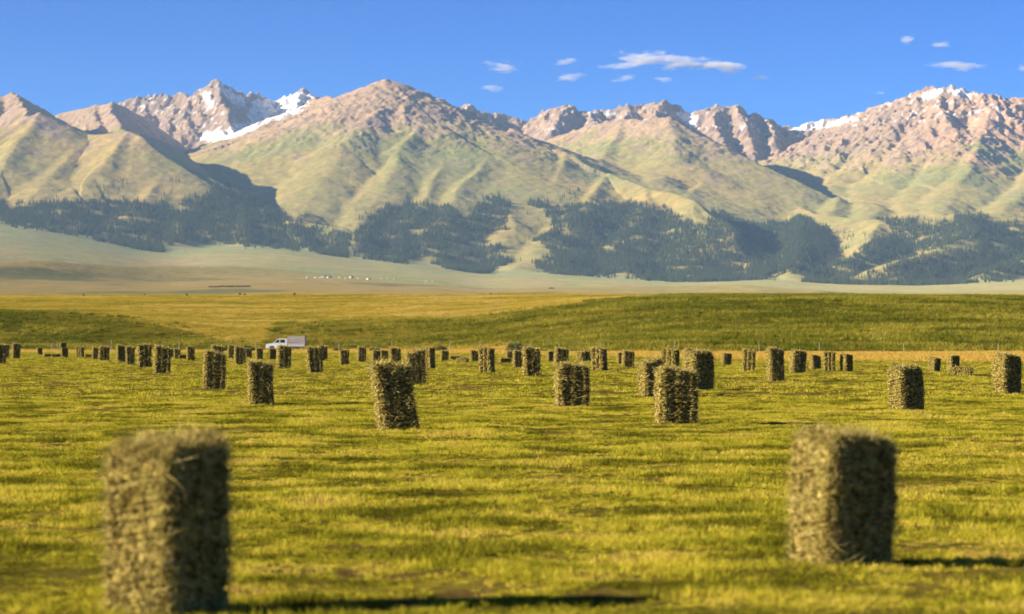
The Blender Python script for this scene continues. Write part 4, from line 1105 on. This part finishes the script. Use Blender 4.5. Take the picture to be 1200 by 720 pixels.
# ------------------------------------------------------------------ clouds: thin volumes beyond the mountains
t = NT('cloud_vapour')
tc = t.n('ShaderNodeTexCoord'); geo = t.n('ShaderNodeNewGeometry')
sep = t.n('ShaderNodeMapping'); t.l(tc.outputs['Object'], sep.inputs[0])
ln = t.n('ShaderNodeVectorMath', operation='LENGTH'); t.l(tc.outputs['Object'], ln.inputs[0])
mp = t.n('ShaderNodeMapping'); mp.inputs['Scale'].default_value = (.0030, .0010, .014); t.l(geo.outputs['Position'], mp.inputs[0])
nz = t.noise(mp.outputs[0], 1.0, 6, .62)
fall = t.mapr(ln.outputs['Value'], .1, 1.0, .46, -.85)
nz = t.mapr(nz, .3, .7, -.1, 1.15)
a1 = t.n('ShaderNodeMath', operation='ADD'); t.l(nz, a1.inputs[0]); t.l(fall, a1.inputs[1])
den = t.mapr(a1.outputs[0], .27, .9, 0, .0055)
pv = t.n('ShaderNodeVolumePrincipled'); pv.inputs['Color'].default_value = (1, .97, .95, 1); pv.inputs['Anisotropy'].default_value = .1
t.l(den, pv.inputs['Density']); t.l(pv.outputs[0], t.out.inputs['Volume'])
M_cloud = t.m
import bmesh
bm = bmesh.new(); bmesh.ops.create_icosphere(bm, subdivisions=3, radius=1.0); cm = bpy.data.meshes.new('cloud'); bm.to_mesh(cm); bm.free(); cm.materials.append(M_cloud)
CD = 34000.0
for (xl, xr, y0, y1, rot, lab) in [
    (690, 880, 58, 84, 5, 'longest white cloud streak, right of and above the central peak'),
    (800, 898, 68, 88, 5, 'thick white cloud joined to the right end of the longest streak'),
    (698, 758, 70, 84, -3, 'short white cloud just under the left end of the longest cloud bank'),
    (634, 694, 84, 98, -7, 'small flat white cloud left of the longest cloud bank'),
    (708, 752, 86, 98, -3, 'small thin cloud under the short white cloud of the long bank'),
    (550, 628, 70, 86, 8, 'thin wispy cloud farthest left, high over the shoulder of the central peak'),
    (552, 600, 98, 109, 2, 'faint low wisp just above the far rocky crest'),
    (640, 682, 68, 79, -6, 'faint wisp between the far left wisp and the long cloud bank'),
    (762, 795, 89, 98, 5, 'faint small wisp under the middle of the long cloud bank'),
    (1074, 1168, 68, 86, 3, 'flat white cloud above the right-hand summit'),
    (1084, 1122, 44, 60, -6, 'small puff of cloud above the flat cloud at the right'),
    (1050, 1076, 38, 56, 0, 'faint small puff left of the other puff, high at the right'),
    (1184, 1212, 72, 86, 3, 'small cloud cut by the right edge of the photo'),
    (874, 906, 88, 96, 2, 'faint wisp right below the right end of the longest cloud bank'),
    (1020, 1045, 106, 113, 0, 'very faint wisp just left of the right-hand summit')]:
    o = link('cloud', cm)
    cx = ((xl + xr) / 2 - 600) / F * CD; cz = EYE + (HOR - (y0 + y1) / 2) / F * CD
    wx_ = (xr - xl) / 2 / F * CD * 1.12; wz_ = (y1 - y0) / 2 / F * CD * 1.15
    o.location = (cx, CD, cz); o.scale = (wx_, wz_ * 2.4, wz_); o.rotation_euler = (0, math.radians(rot), 0)
    tag(o, lab, 'cloud', 'thin clouds over the mountain range')

# ------------------------------------------------------------------ haze
t = NT('air')
pv = t.n('ShaderNodeVolumePrincipled'); pv.inputs['Density'].default_value = 1.8e-5; pv.inputs['Color'].default_value = (.42, .66, 1, 1); pv.inputs['Anisotropy'].default_value = .1
t.l(pv.outputs[0], t.out.inputs['Volume'])
zt = float(Z.max()) + 40
V, Fc = box(-9600, 9600, -2000, 20000, -2.8, zt)
link('haze', poly_mesh('haze', V, Fc, t.m), kind='stuff')
